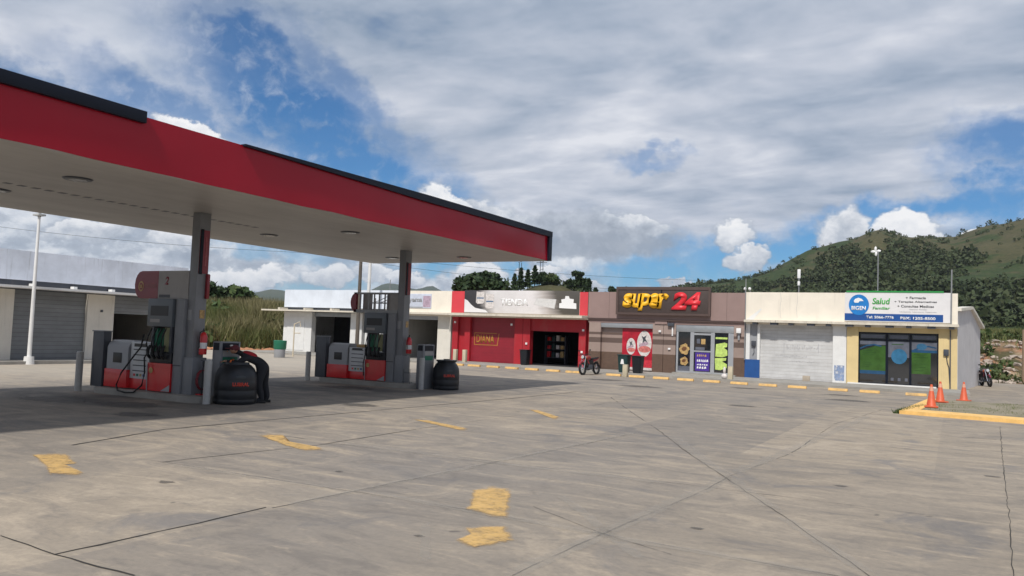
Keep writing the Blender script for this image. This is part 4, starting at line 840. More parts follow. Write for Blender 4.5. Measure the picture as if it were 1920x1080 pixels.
# ------------------------------------------------------------------ pump islands and what stands on them
def bollard(x, y, label, h=1.0, r=.085, m=M_pipe):
    o = B().cyl((0, 0, 0), (0, 0, h - .02), r, r, 18).cyl((0, 0, h - .021), (0, 0, h), r * .99, r * .8, 18).done('bollard', m); o.location = (x, y, 0)
    return tag(o, label, 'bollard', 'round bollards at the pump islands')
def arc_box(b, x0, x1, y0, y1, z0, z1, rx, red_from=None):
    pass
def spreader(yc, full, label):
    t = root('spreader_sign', label, 'sign', (-16.8, yc, 2.4)); z0, z1, d = 2.40, 3.08, .17
    def prof(x0, x1, n=8, left=True, right=True):
        pts = []
        if left:
            for i in range(n + 1): a = -math.pi / 2 + math.pi * i / n; pts.append((x0 + .26 - .26 * math.cos(a), z1 - (z1 - z0) * (.5 - .5 * math.sin(a)) if False else (z0 + z1) / 2 + (z1 - z0) / 2 * math.sin(a)))
        else: pts += [(x0, z0), (x0, z1)]
        if right:
            for i in range(n + 1): a = math.pi / 2 - math.pi * i / n; pts.append((x1 - .26 + .26 * math.cos(a), (z0 + z1) / 2 + (z1 - z0) / 2 * math.sin(a)))
        else: pts += [(x1, z1), (x1, z0)]
        return pts
    if full:
        def cap(x0, x1, l, r, m, nm):
            b = B(); b.poly([(x, yc - d, z) for x, z in prof(x0, x1, left=l, right=r)], (0, 2 * d, 0)); return b.done(nm, m, t)
        c1 = cap(-17.95, -17.06, True, False, M_rsign, 'red_end'); cap(-17.055, -15.965, False, False, M_lgrey2, 'grey_panel'); B().box(-15.699, -15.61, yc + .08, yc + .165, z0 + .02, z1 - .06, .03).done('red_end', M_rsign, t)
        b = B(); n = 20
        for i in range(n):
            a0, a1 = 2 * math.pi * i / n, 2 * math.pi * (i + 1) / n
            b.poly([(-17.70 + .10 * math.cos(a0), yc - d - .004, 2.70 + .13 * math.sin(a0)), (-17.70 + .10 * math.cos(a1), yc - d - .004, 2.70 + .13 * math.sin(a1)), (-17.70 + .065 * math.cos(a1), yc - d - .004, 2.70 + .09 * math.sin(a1)), (-17.70 + .065 * math.cos(a0), yc - d - .004, 2.70 + .09 * math.sin(a0))])
        b.box(-17.73, -17.67, yc - d - .008, yc - d - .003, 2.66, 2.74); sub(c1, b, 'ring_emblem', M_food, smooth=False)
        sub(c1, B().box(-17.56, -17.14, yc - d - .005, yc - d - .002, 2.66, 2.76), 'faded_wordmark', mat('faded_pink_word', (.24, .07, .08), .5, var=.3, vscale=16), smooth=False)
        text('2', -16.82, -16.68, 2.74, 2.94, yc - d - .002, M_rsign, 'number', [c for c in t.children if c.name.startswith('grey_panel')][0], bold=.03, shear=.2, ext=.004)
        sub([c for c in t.children if c.name.startswith('grey_panel')][0], B().box(-17.0, -16.6, yc - d - .006, yc - d - .002, 2.43, 2.50), 'low_dark_strip', M_dgrey, smooth=False)  # plain dark grey strip low on the grey panel
    else:
        b = B()
        for y in (yc - d, yc + d - .04):
            b.box(-17.8, -15.965, y, y + .04, z1 - .05, z1); b.box(-17.8, -15.965, y, y + .04, z0, z0 + .10); b.box(-17.25, -16.35, y, y + .03, 2.72, 2.75)
            for x in (-17.8, -17.2, -16.75, -16.4): b.box(x, x + .04, y + .002, y + .038, z0 + .1, z1 - .05)
            b.tube([(-16.9, y + .02, 2.76), (-16.7, y + .02, 2.82), (-16.4, y + .02, 2.95)], .012, 5)
        b.box(-17.8, -16.1, yc - d + .041, yc + d - .041, z0, z0 + .06); b.done('bare_frame', M_steel, t, smooth=False)
        B().box(-17.62, -17.24, yc + d - .08, yc + d - .041, z0 + .1, z1 - .05).done('back_panel', M_lgrey2, t, smooth=False)
        B().box(-16.4, -15.965, yc - d + .045, yc + d - .045, z0 + .06, z1).done('grey_panel', M_lgrey2, t, smooth=False)
        b = B(); b.poly([(x, yc - d, z) for x, z in prof(-17.95, -17.70, left=True, right=False)], (0, .08, 0)); b.done('red_end', M_rsign, t)
    return t
M_lgrey2 = mat('spreader_grey_panel', (.32, .31, .305), .5, var=.1, grime=.4)
def dispenser(yc, name_label, full):
    yf = yc - .28; t = root('fuel_dispenser', name_label, 'fuel pump', (-17.7, yc, .15), 0, 'fuel dispensers')
    # left cabinet with rounded top
    b = B(); pts = [(yf, .62), (yf, 1.16), (yf + .05, 1.27), (yf + .16, 1.34), (yc + .18, 1.34), (yc + .28, 1.2), (yc + .28, .62)]
    b.poly([(-18.70, y, z) for y, z in pts], (.82, 0, 0)); cb = b.done('cabinet', M_lgrey, t)
    sub(cb, B().box(-18.45, -18.12, yf - .012, yf - .001, .78, 1.03, .004), 'display_screen', M_black); sub(cb, B().box(-18.6, -17.98, yf + .03, yf + .045, 1.20, 1.23), 'label_strip', M_lwhite, smooth=False) if False else None
    B().box(-18.74, -17.86, yf - .03, yc + .30, .17, .62, .02).done('red_skirt', M_dred, t)
    B().box(-17.855, -17.10, yf + .06, yc + .24, .17, .42, .01).done('red_skirt', M_dred, t)
    m = B().box(-17.85, -17.10, yf + .05, yc + .2, .42, 1.32 if full else 1.22, .015).done('price_panel', mat('price_panel_grey', (.56, .58, .60), .4, var=.08, grime=.2), t)
    b = B()
    for i in range(5): b.box(-17.74, -17.24, yf + .043, yf + .049, .60 + i * .13, .625 + i * .13)
    sub(m, b, 'panel_grooves', M_dgrey, smooth=False)
    b = B(); b.poly([(x, yf - .0, z) for x, z in ((-17.12, .17), (-16.28, .17), (-16.28, .84), (-17.12, .84))], (0, .52, 0)); rs = b.done('red_body', M_dred, t, smooth=False)
    sub(m, B().box(-17.72, -17.28, yf + .044, yf + .049, 1.20 if full else 1.13, 1.28 if full else 1.2), 'price_window', M_black, smooth=False)
    for k_ in range(4): sub(m, B().box(-17.70 + k_ * .12, -17.63 + k_ * .12, yf + .040, yf + .049, .48, .54), 'grade_button', [M_dred, M_bin, M_food, M_sblue][k_], smooth=False)
    sub(rs, B().cyl((-16.98, yf - .002, .66), (-16.98, yf - .012, .66), .07, .07, 16), 'round_emblem', M_food)
    sub(rs, B().poly([(-16.6, yf - .003, .18), (-16.28, yf - .003, .18), (-16.28, yf - .003, .34)], (0, -.006, 0)), 'skirt_corner', M_lgrey, smooth=False)
    B().box(-17.10, -16.30, yf + .02, yc + .22, .842, 1.10, .01).done('nozzle_bay', M_black, t)
    b = B(); b.box(-17.08, -17.0, yf + .02, yc + .22, 1.1, 1.72); b.box(-16.42, -16.34, yf + .02, yc + .22, 1.1, 1.72); b.done('mast_posts', M_dgrey, t, smooth=False)
    B().box(-16.62, -16.44, yf + .04, yc + .15, 1.12, 1.70, .01).done('notice_board', mat('notice_board_tan', (.24, .24, .12), .6, var=.2), t)
    B().box(-17.0, -16.9, yf + .06, yc + .1, 1.12, 1.68, .01).done('green_panel', M_bin, t)
    h = B().box(-17.22, -16.32, yf - .02, yc + .26, 1.72, 2.395, .02).done('display_head', mat('display_head_grey', (.11, .13, .15), .4, var=.08), t)
    sub(h, B().box(-17.10, -16.46, yf - .026, yf - .021, 1.98, 2.22), 'dim_screen', M_black, smooth=False)
    sub(h, B().box(-17.10, -16.75, yf - .026, yf - .021, 1.82, 1.90), 'small_sticker', M_lgrey2, smooth=False)
    sub(h, B().box(-17.29, -17.225, yc - .14, yc + .12, 1.86, 2.12, .02), 'side_speaker', M_lgrey)
    # nozzles and hoses
    for k, x in enumerate((-17.02, -16.84, -16.66, -16.5)):
        nz = B().tube([(x, yf - .02, .95), (x, yf - .09, 1.03), (x + .01, yf - .10, 1.16), (x + .01, yf - .04, 1.26)], [.03, .04, .045, .03], 8).done('nozzle', M_rub if k % 2 else M_black, t)
        sub(nz, B().tube([(x + .01, yf - .1, 1.15), (x + .02, yf - .16, 1.3), (x + .03, yf - .12, 1.5), (x + .02, yf - .03, 1.68)], .018, 6), 'hose', M_rub)
    b = B(); hp = [(-17.0, yf - .06, 1.2), (-17.2, yf - .12, .95), (-17.35, yf - .2, .75)] if False else None
    B().tube([(-17.28, yf - .03, 1.52), (-17.33, yf - .06, 1.2), (-17.55, yf - .12, .92), (-17.85, yf - .18, .55), (-17.95, yf - .22, .25), (-17.8, yf - .28, .13), (-17.5, yf - .30, .10), (-17.2, yf - .28, .12), (-17.02, yf - .2, .30), (-17.05, yf - .12, .6), (-17.12, yf - .1, .95), (-17.05, yf - .08, 1.08)], .02, 7).done('hose_loop', M_rub, t) if full else B().tube([(-17.05, yf - .06, 1.1), (-17.1, yf - .1, .7), (-17.08, yf - .08, .3)], .018, 6).done('hose_loop', M_rub, t)
    B().tube([(-17.08, yf - .02, .15), (-17.1, yf - .02, .8)], .012, 6).done('thin_pipe', M_lgrey, t)
    if not full:
        B().box(-17.62, -17.25, yc - .15, yc + .15, 1.225, 1.33, .02).done('cloth_bundle', M_food, t)
    return t
def island(yc, full, lab):
    x0, x1 = -19.15, -15.0
    b = B(); pts = []
    for i in range(9): a = math.pi / 2 + math.pi * i / 8; pts.append((x0 + .45 + .45 * math.cos(a), yc + .5 * math.sin(a)))
    for i in range(9): a = -math.pi / 2 + math.pi * i / 8; pts.append((x1 - .45 + .45 * math.cos(a), yc + .5 * math.sin(a)))
    b.poly([(x, y, .001) for x, y in pts], (0, 0, .149)); tag(center_origin(b.done('pump_island', M_kerb)), 'raised concrete island under the %s pump' % lab, 'pump island')
island(12.98, True, 'near'); island(21.15, False, 'far')
for yc, full, nl in ((12.98, True, 'near'), (21.15, False, 'far')):
    dispenser(yc, 'red and grey fuel dispenser with long looping hose, nearer pump' if full else 'red and grey fuel dispenser with cloth bundle on top, farther pump', full)
    spreader(yc, full, 'rounded red and grey overhead sign marked 2 on near column' if full else 'broken overhead sign showing its bare frame on far column')
    t = root('pump_cabinet', 'tall blue grey cabinet between the %s dispenser and column' % nl, 'cabinet', (-16.2, yc, .15))
    xa = -16.27; cbx = B().box(xa, -15.965, yc - .24, yc + .24, .151, 2.395, .01).done('cabinet_body', M_grey, t); sub(cbx, B().box(xa + .005, -15.98, yc - .246, yc - .241, .80, .83), 'seam', M_dgrey, smooth=False)
    # end shield
    t = root('end_shield', 'dark grey sheet guard at the left end of the %s island' % nl, 'guard', (-19.0, yc, 0))
    B().box(-19.25, -18.80, yc - .33, yc - .12, .15, 1.53, .01).done('guard_body', M_dgrey, t); B().box(-19.27, -18.78, yc - .35, yc - .1, 1.531, 1.56, .005).done('guard_cap', M_grey, t)
    # extinguisher
    t = root('fire_extinguisher', 'red fire extinguisher hung on the %s canopy column' % nl, 'extinguisher', (-15.5, yc, 1.1), 0, 'fire extinguishers on the columns')
    xe, ye = -15.56, yc + .02; cyl = B().lathe([(0, 1.10), (.085, 1.10), (.09, 1.13), (.09, 1.52), (.06, 1.60), (.03, 1.63), (0, 1.63)], xe, ye, 16).done('cylinder_body', M_dred, t)
    sub(cyl, B().lathe([(.0915, 1.24), (.0915, 1.38)], xe, ye, 16), 'label_band', M_lwhite)
    B().tube([(xe, ye, 1.63), (xe, ye, 1.69), (xe + .05, ye - .05, 1.70)], .02, 6).done('valve', M_black, t); B().tube([(xe, ye - .02, 1.66), (xe + .02, ye - .12, 1.62), (xe + .02, ye - .13, 1.4), (xe + .02, ye - .12, 1.25)], .012, 6).done('hose', M_rub, t)
    # oil display cabinet
    px, py = (-15.20, yc + .42) if full else (-14.93, yc + .1)
    t = root('oil_display_stand', 'slim grey oil stand with green label beside the %s black tank' % nl, 'display stand', (px, py, 0), 0, 'oil display stands')
    pb = B().box(px - .14, px + .12, py - .30, py + .30, .0, 1.42, .01).done('stand_body', M_grey, t)
    sub(pb, B().box(px + .121, px + .13, py - .24, py + .24, 1.22, 1.39), 'dark_header', M_navy, smooth=False); sub(pb, B().box(px + .121, px + .128, py - .22, py + .22, .92, 1.06), 'green_label', M_bin, smooth=False); sub(pb, B().box(px + .121, px + .127, py - .22, py + .22, 1.08, 1.20), 'grey_label', M_lgrey2, smooth=False)
    sub(pb, B().box(px - .10, px + .08, py - .308, py - .301, 1.22, 1.39), 'dark_header', M_navy, smooth=False)
# hose reel coil on the near column
t = root('air_hose_reel', 'coiled red air hose hanging low on the near column', 'hose reel', (-15.4, 12.95, .15))
pts = [(-15.52, 12.98 + .17 * math.cos(i * .5), .50 + .23 * math.sin(i * .5) + .004 * (i % 3)) for i in range(60)]; pts = [(x + .0012 * i, y, z) for i, (x, y, z) in enumerate(pts)]
B().tube(pts, .013, 6).done('coiled_hose', mat('dull_red_hose', (.20, .02, .03), .5, var=.2), t); B().tube([(-15.5, 12.98, .15), (-15.5, 12.98, .95), (-15.56, 12.98, .97)], .015, 6).done('reel_post', M_dgrey, t)
B().tube([(-15.42, 12.95, .95), (-15.36, 12.86, .7), (-15.3, 12.82, .35), (-15.33, 12.84, .18)], .014, 6).done('hanging_hose', M_rub, t)
B().box(-15.58, -15.42, 12.88, 13.08, .15, .18).done('reel_base', M_dred, t, smooth=False)
bollard(-14.93, 12.66, 'grey round bollard directly left of the near black tank')
bollard(-19.50, 12.50, 'grey bollard standing farthest left of the near island'); bollard(-19.42, 13.05, 'pale bollard behind the leftmost bollard, touching the grey guard')
bollard(-14.78, 20.85, 'pale bollard just left of the far black tank')
bollard(-19.50, 20.75, 'grey bollard farthest left at the far island'); bollard(-19.45, 21.5, 'pale slim bollard behind the far grey guard', r=.06); bollard(-18.85, 21.75, 'short pale bollard between far guard and dispenser', r=.06)
# small wire rack by far column
t = root('wire_rack', 'thin wire rack standing low between far column and bollard', 'rack', (-15.3, 21.0, .15))
b = B()
for x in (-15.45, -15.2): b.tube([(x, 20.8, .15), (x, 20.8, .62)], .008, 5)
b.tube([(-15.45, 20.8, .5), (-15.2, 20.8, .5)], .008, 5).tube([(-15.5, 20.8, .2), (-15.1, 20.8, .2)], .008, 5); b.done('rack_wires', M_dgrey, t)

# black water tanks
def tank(x, y, r, h, label, lid, rz=0):
    t = root('black_tank', label, 'water tank', (0, 0, 0), 0, 'black plastic tanks at the islands')
    pf = [(0, 0), (r * .96, 0), (r, .03), (r, .10), (r * .985, .12), (r, .14), (r, .30), (r * .985, .32), (r, .34), (r, h * .55), (r * .985, h * .57), (r * .99, h * .60), (r * .95, h * .72), (r * .84, h * .84), (r * .68, h * .92), (r * .60, h * .94), (r * .58, h * .985), (0, h * .985)]
    if lid: pf = pf[:-5] + [(r * .80, h * .86), (r * .70, h * .90), (r * .68, h * .93), (r * .76, h * .95), (r * .78, h * 1.0), (0, h * 1.0)]
    bd = B().lathe(pf, 0, 0, 40).done('tank_body', M_black, t, ang=40)
    # raised oval scoop on the shoulder, a lighter black painting in its highlight
    b = B().ball((0, -r * .62, h * .63), r * .52, 3, (.95, .72, .62)); b.done('shoulder_dome', mat('painted_highlight_black', (.02, .026, .032), .3, var=.1), t)
    b = B(); b.bm.free(); b.bm = text_mesh('LUBRAL', -.19, .19, h * .44, h * .53, bold=.05, ext=.004)
    for v in b.bm.verts: a = v.co.x / r; rr = r + .002 + (.004 if v.co.y < -.001 else 0); v.co = Vector((rr * math.sin(a), -rr * math.cos(a), v.co.z))
    sub(bd, b, 'red_lettering', M_orr, smooth=False)
    if lid: B().box(-.1, .1, -.03, .03, h + .0, h + .03, .01).done('lid_handle', M_black, t)
    t.location = (x, y, 0); t.rotation_euler.z = rz; return t
M_orr = mat('orange_red_lettering', (.55, .05, .03), .5, var=.1)
tank(-14.68, 13.26, .48, .97, 'dome shouldered black plastic tank under the bending attendant', False, R(62))
tank(-14.35, 21.60, .43, .95, 'lidded black plastic tank with red lettering at the far island', True, R(50))

# ------------------------------------------------------------------ person bending over the near tank
def skin_obj(name, pts, edges, rad, m, parent, sub_=2):
    me = bpy.data.meshes.new(name); me.from_pydata(pts, edges, []); o = bpy.data.objects.new(name, me); COL.objects.link(o)
    md = o.modifiers.new('s', 'SKIN'); md.use_smooth_shade = True; md.branch_smoothing = .6
    for v, r_ in zip(me.skin_vertices[0].data, rad): v.radius = (r_, r_) if isinstance(r_, (int, float)) else r_
    me.skin_vertices[0].data[0].use_root = True
    ss_ = o.modifiers.new('u', 'SUBSURF'); ss_.levels = sub_; ss_.render_levels = sub_
    dg = bpy.context.evaluated_depsgraph_get(); m2 = bpy.data.meshes.new_from_object(o.evaluated_get(dg)); o.modifiers.clear(); o.data = m2; bpy.data.meshes.remove(me)
    m2.name = name; m2.materials.clear(); m2.materials.append(m); m2.polygons.foreach_set('use_smooth', [True] * len(m2.polygons))
    if parent: o.parent = parent
    return o
pr_ = root('person', 'person in black work clothes with red shoulders and cap bending over near tank', 'person', (0, 0, 0))
# local frame: +X = direction the person leans towards, feet at x=0
J = dict(pel=(0, 0, .90), sp=(.20, 0, 1.00), ch=(.42, 0, 1.10), nk=(.56, 0, 1.17), hd=(.64, 0, 1.21), hd2=(.72, 0, 1.21),
         ls=(.43, .20, 1.07), le=(.62, .26, .93), lw=(.86, .17, .98), rs=(.43, -.20, 1.07), re=(.58, -.27, .92), rw=(.82, -.20, .98),
         lh=(.03, .11, .84), lk=(.12, .14, .47), la=(.02, .14, .09), lt=(.20, .15, .04), rh=(-.04, -.11, .84), rk=(-.03, -.14, .48), ra=(-.12, -.14, .09), rt=(.07, -.15, .04))
ks = list(J); E_ = [('pel', 'sp'), ('sp', 'ch'), ('ch', 'nk'), ('nk', 'hd'), ('hd', 'hd2'), ('ch', 'ls'), ('ls', 'le'), ('le', 'lw'), ('ch', 'rs'), ('rs', 're'), ('re', 'rw'), ('pel', 'lh'), ('lh', 'lk'), ('lk', 'la'), ('la', 'lt'), ('pel', 'rh'), ('rh', 'rk'), ('rk', 'ra'), ('ra', 'rt')]
RD = dict(pel=.175, sp=.15, ch=.165, nk=.065, hd=.07, hd2=.075, ls=.085, le=.06, lw=.042, rs=.085, re=.06, rw=.042, lh=.135, lk=.095, la=.075, lt=.05, rh=.135, rk=.095, ra=.075, rt=.05)
body = skin_obj('body', [J[k] for k in ks], [(ks.index(a), ks.index(c)) for a, c in E_], [RD[k] for k in ks], M_cloth, pr_)
hdp = skin_obj('head', [(.60, 0, 1.18), (.67, 0, 1.24), (.73, 0, 1.235), (.79, 0, 1.20)], [(0, 1), (1, 2), (2, 3)], [.06, .098, .10, .07], M_skin, pr_)
B().ball((.845, 0, 1.20), .018, 1).done('nose', M_skin, pr_); B().ball((.71, .1, 1.22), .025, 1, (1, .5, 1)).done('ear', M_skin, pr_); B().ball((.71, -.1, 1.22), .025, 1, (1, .5, 1)).done('ear', M_skin, pr_)
for sy in (1, -1): B().ball((.825, .035 * sy, 1.225), .012, 1).done('eye', M_rub, pr_)
B().box(.822, .832, -.025, .025, 1.160, 1.168, .002).done('mouth', M_cap, pr_)
b = B().ball((.69, 0, 1.275), .118, 3, (1, .95, .72)); b.done('cap', M_cap, pr_); B().box(.77, .90, -.08, .08, 1.262, 1.277, .005).done('cap_brim', M_cap, pr_)
B().ball((.755, 0, 1.335), .05, 2, (1.0, 1.3, .5)).done('cap_badge', M_lwhite, pr_)
sh = skin_obj('shirt_yoke', [(.17, 0, 1.02), (.28, 0, 1.075), (.42, 0, 1.145), (.50, 0, 1.17), (.43, .16, 1.11), (.43, -.16, 1.11)], [(0, 1), (1, 2), (2, 3), (2, 4), (2, 5)], [.11, .145, .155, .09, .10, .10], M_shirt, pr_)
for sy in (1, -1):
    hx, hy, hz_ = (.86, .17, .98) if sy > 0 else (.82, -.20, .98)
    ph = [(0, 0, 0), (.045, 0, -.005), (.085, .03 * 1, -.01)]; pts = [(hx, hy, hz_), (hx + .05, hy, hz_ - .005)]; ed = [(0, 1)]; rd = [.03, .034]
    for f in range(4):
        o0 = len(pts); off = (-.03 + .02 * f); L = (.035, .042, .04, .03)[f]; pts += [(hx + .085, hy + off, hz_ - .01), (hx + .085 + L * .8, hy + off, hz_ - .02), (hx + .085 + L * 1.3, hy + off, hz_ - .04)]; ed += [(1, o0), (o0, o0 + 1), (o0 + 1, o0 + 2)]; rd += [.009, .0085, .008]
    o0 = len(pts); pts += [(hx + .03, hy - .045 * sy, hz_ - .01), (hx + .06, hy - .06 * sy, hz_ - .02)]; ed += [(0, o0), (o0, o0 + 1)]; rd += [.011, .009]
    skin_obj('hand', pts, ed, rd, M_skin, pr_, 1)
    B().cyl((.74 if sy > 0 else .70, .215 * sy if sy > 0 else -.235, .955), (.77 if sy > 0 else .73, .205 * sy if sy > 0 else -.227, .961), .058, .056, 14).done('reflective_band', M_orange, pr_)
    B().box((-.07 if sy > 0 else -.20), (.26 if sy > 0 else .13), (.09 if sy > 0 else -.2), (.2 if sy > 0 else -.09), 0, .06, .025).done('shoe', M_rub, pr_)
pr_.location = (-14.42, 13.86, 0); pr_.rotation_euler.z = math.atan2(-.76, -.65)

# ------------------------------------------------------------------ parking stops
b = B(); b.poly([(-.38, -.11, 0), (-.38, .11, 0), (-.38, .075, .11), (-.38, -.075, .11)], (.76, 0, 0)); ps = b.done('parking_stop', mat('worn_stop_paint', (.66, .42, .16), .8, var=.2, vscale=5, grime=.6), smooth=False)
bmm = bmesh.new(); bmm.from_mesh(ps.data); bmesh.ops.bevel(bmm, geom=list(bmm.edges), offset=.012, segments=2, affect='EDGES'); bmm.to_mesh(ps.data); bmm.free()
stops = [(-24.45, 37.95, 'yellow parking stop nearest the ivory wall, left end of the row'), (-23.3, 37.85, 'yellow parking stop in front of the painted red shutter, left one'), (-22.05, 37.8, 'yellow parking stop by the foot of the middle red pillar'), (-20.85, 37.75, 'yellow parking stop left below the dark red store doorway'),
         (-19.6, 37.7, 'yellow parking stop in the middle of the red store doorway'), (-18.3, 37.6, 'yellow parking stop at the right of the red store doorway'), (-17.1, 37.45, 'yellow parking stop just behind the red motorcycle front wheel'),
         (-14.7, 37.05, 'yellow parking stop before the brown wall left of the bins'), (-13.4, 36.8, 'yellow parking stop before the black bin and cup poster'), (-12.15, 36.7, 'yellow parking stop left of the purple poster door'), (-10.95, 36.65, 'yellow parking stop under the purple poster door'), (-9.7, 36.55, 'yellow parking stop below the lime stickers'),
         (-8.42, 36.4, 'yellow parking stop in front of the blue painted pier'), (-7.15, 36.3, 'yellow parking stop at the left half of the white shutter'), (-5.9, 36.2, 'yellow parking stop at the right half of the white shutter'), (-4.25, 36.1, 'yellow parking stop beside the left yellow pier'), (-3.03, 36.1, 'yellow parking stop under the green window film'), (-1.32, 36.1, 'yellow parking stop nearest the orange cones')]
ps['label'] = stops[0][2]; ps['category'] = 'parking stop'; ps['group'] = 'yellow parking stops before the shops'; ps.location = (stops[0][0], stops[0][1], 0)
for x, y, l in stops[1:]: dup(ps, (x, y, 0), rnd.uniform(-.03, .03), l)
# ------------------------------------------------------------------ traffic cones
ct = root('traffic_cone', 'faded orange cone nearest the yellow kerb corner, front of three', 'cone', (0, 0, 0), 0, 'orange traffic cones on the corner')
B().box(-.19, .19, -.19, .19, 0, .04, .012).done('cone_base', M_cone, ct); B().lathe([(.15, .04), (.135, .06), (.035, .68), (.028, .70), (0, .70)], 0, 0, 24).done('cone_body', M_cone, ct)
B().lathe([(.0665, .50), (.0445, .63)], 0, 0, 24).done('pale_band', M_cband, ct)
ct.location = (-.60, 27.9, .098)
dup(ct, (-.40, 31.0, .10), .5, 'orange cone behind the front cone, against the yellow pier'); dup(ct, (.33, 34.2, .02), 1.1, 'orange cone standing apart on the right by the side wall')

# ------------------------------------------------------------------ bins, posts, small things by the shops
def bin_(x, y, z, w, h, m, label, name='trash_bin', lid=None):
    t = root(name, label, 'bin', (x, y, z)); b = B(); 
    a = w / 2; c = a * .8
    vs0 = [(x - c, y - c, z), (x + c, y - c, z), (x + c, y + c, z), (x - c, y + c, z)]; vs1 = [(x - a, y - a, z + h), (x + a, y - a, z + h), (x + a, y + a, z + h), (x - a, y + a, z + h)]
    v0 = [b.bm.verts.new(p) for p in vs0]; v1 = [b.bm.verts.new(p) for p in vs1]
    for i in range(4): b.bm.faces.new((v0[i], v0[(i + 1) % 4], v1[(i + 1) % 4], v1[i]))
    b.bm.faces.new(v0[::-1]); b.bm.faces.new(v1); bmesh.ops.bevel(b.bm, geom=[e for e in b.bm.edges], offset=.03, segments=2, affect='EDGES'); bd = b.done('bin_body', m, t)
    B().box(x - a - .02, x + a + .02, y - a - .02, y + a + .02, z + h - .01, z + h + .05, .02).done('bin_rim', lid or m, t)
    return t, bd
bin_(-21.9, 41.2, .11, .5, .85, M_black, 'black bin beside the red pillar left of the dark doorway')
_, bb = bin_(-14.95, 39.1, .11, .55, .88, M_bind, 'dark green bin with white recycling mark before the cup poster', lid=M_bind)
sub(bb, B().poly([(-15.05, 38.82, .55), (-14.85, 38.82, .55), (-14.9, 38.82, .8), (-15.0, 38.82, .8)], (0, -.01, 0)), 'white_mark', M_lwhite, smooth=False)
bin_(-14.2, 39.1, .11, .52, .85, M_black, 'black bin right of the dark green bin at the cup poster')
t = root('two_tone_bin', 'green drum with grey lower half by the white wall corner', 'bin', (-34.6, 34.4, 0))
B().lathe([(0, 0), (.30, 0), (.31, .02), (.33, .5), (.33, .501)], -34.6, 34.4, 22).done('grey_drum', M_lgrey, t); B().lathe([(.335, .48), (.36, .52), (.38, .98), (.36, 1.0), (.33, .99), (.31, .7), (0, .7)], -34.6, 34.4, 22).done('green_drum', M_bin, t)
def stub(x, y, label, h=.55): o = B().box(-.11, .11, -.11, .11, 0, h, .015).done('concrete_stub', mat('cream_post_paint', (.50, .44, .32), .8, var=.12, grime=.3)); o.location = (x, y, 0); return tag(o, label, 'post', 'short cream posts by the kerb')
stub(-26.1, 40.2, 'left of two short cream posts before the red shutter', .85); stub(-25.4, 40.15, 'right of two short cream posts before the red shutter', .85); stub(-14.0, 36.8, 'cream post in front of the dark green bin', .60); stub(-9.35, 38.6, 'cream post right of the glass door by the dark dog', .72)
# dog-like dark bag by post is only a small dark lump in the photo
o = B().ball((0, 0, .14), .15, 2, (1, .8, .95)).ball((0, .02, .42), .08, 2, (.9, .8, 2.2)).done('white_bag', M_cup); o.location = (-9.62, 38.5, .10); tag(o, 'small white bag leaning on the cream post by the door', 'bag')
o = B().box(-.17, .17, -.05, .05, 0, .26, .01).done('cardboard_box', mat('cardboard', (.42, .36, .29), .9, var=.1)); o.location = (-6.35, 41.5, .11); tag(o, 'small cardboard box on the pavement at the white shutter', 'box')
t = root('stand_pipe', 'thin cream frame post above the green drum', 'post', (-35.3, 36.2, 0)); B().tube([(-35.3, 36.2, 0), (-35.3, 36.2, 2.0)], .04, 8).tube([(-35.3, 36.2, 1.45), (-34.8, 36.2, 1.45)], .03, 6).tube([(-35.3, 36.2, 2.0), (-34.85, 36.2, 2.15), (-34.8, 36.2, 1.85)], .03, 6).done('pipe_frame', mat('cream_pipe', (.55, .48, .36), .7), t)
# goods inside the red store
t = root('goods_rack', 'dim rack of red and brown goods inside the red store doorway', 'rack', (-21.2, 44, .13))
b = B(); 
for z in (.4, .9, 1.4): b.box(-21.9, -20.6, 43.8, 44.2, .13 + z, .16 + z)
b.box(-21.95, -21.9, 43.8, 44.2, .13, 1.9); b.box(-20.6, -20.55, 43.8, 44.2, .13, 1.9); b.done('shelves', M_dgrey, t, smooth=False)
for i in range(12):
    x = -21.8 + (i % 4) * .3; z = .57 + (i // 4) * .5; B().box(x, x + .2, 43.85, 44.1, z, z + rnd.uniform(.2, .36), .01).done('goods', [M_dred, M_food, M_cup, M_bind][(i * 7) % 4], t)
t = root('pale_column', 'slim grey blue fridge edge deep inside the dark doorway', 'fridge', (-19.9, 45, .13)); B().box(-20.05, -19.75, 45, 45.5, .13, 2.0, .02).done('fridge_body', M_filmc, t); B().box(-20.03, -19.77, 44.985, 44.999, .3, 1.8).done('fridge_door', M_glass, t, smooth=False)

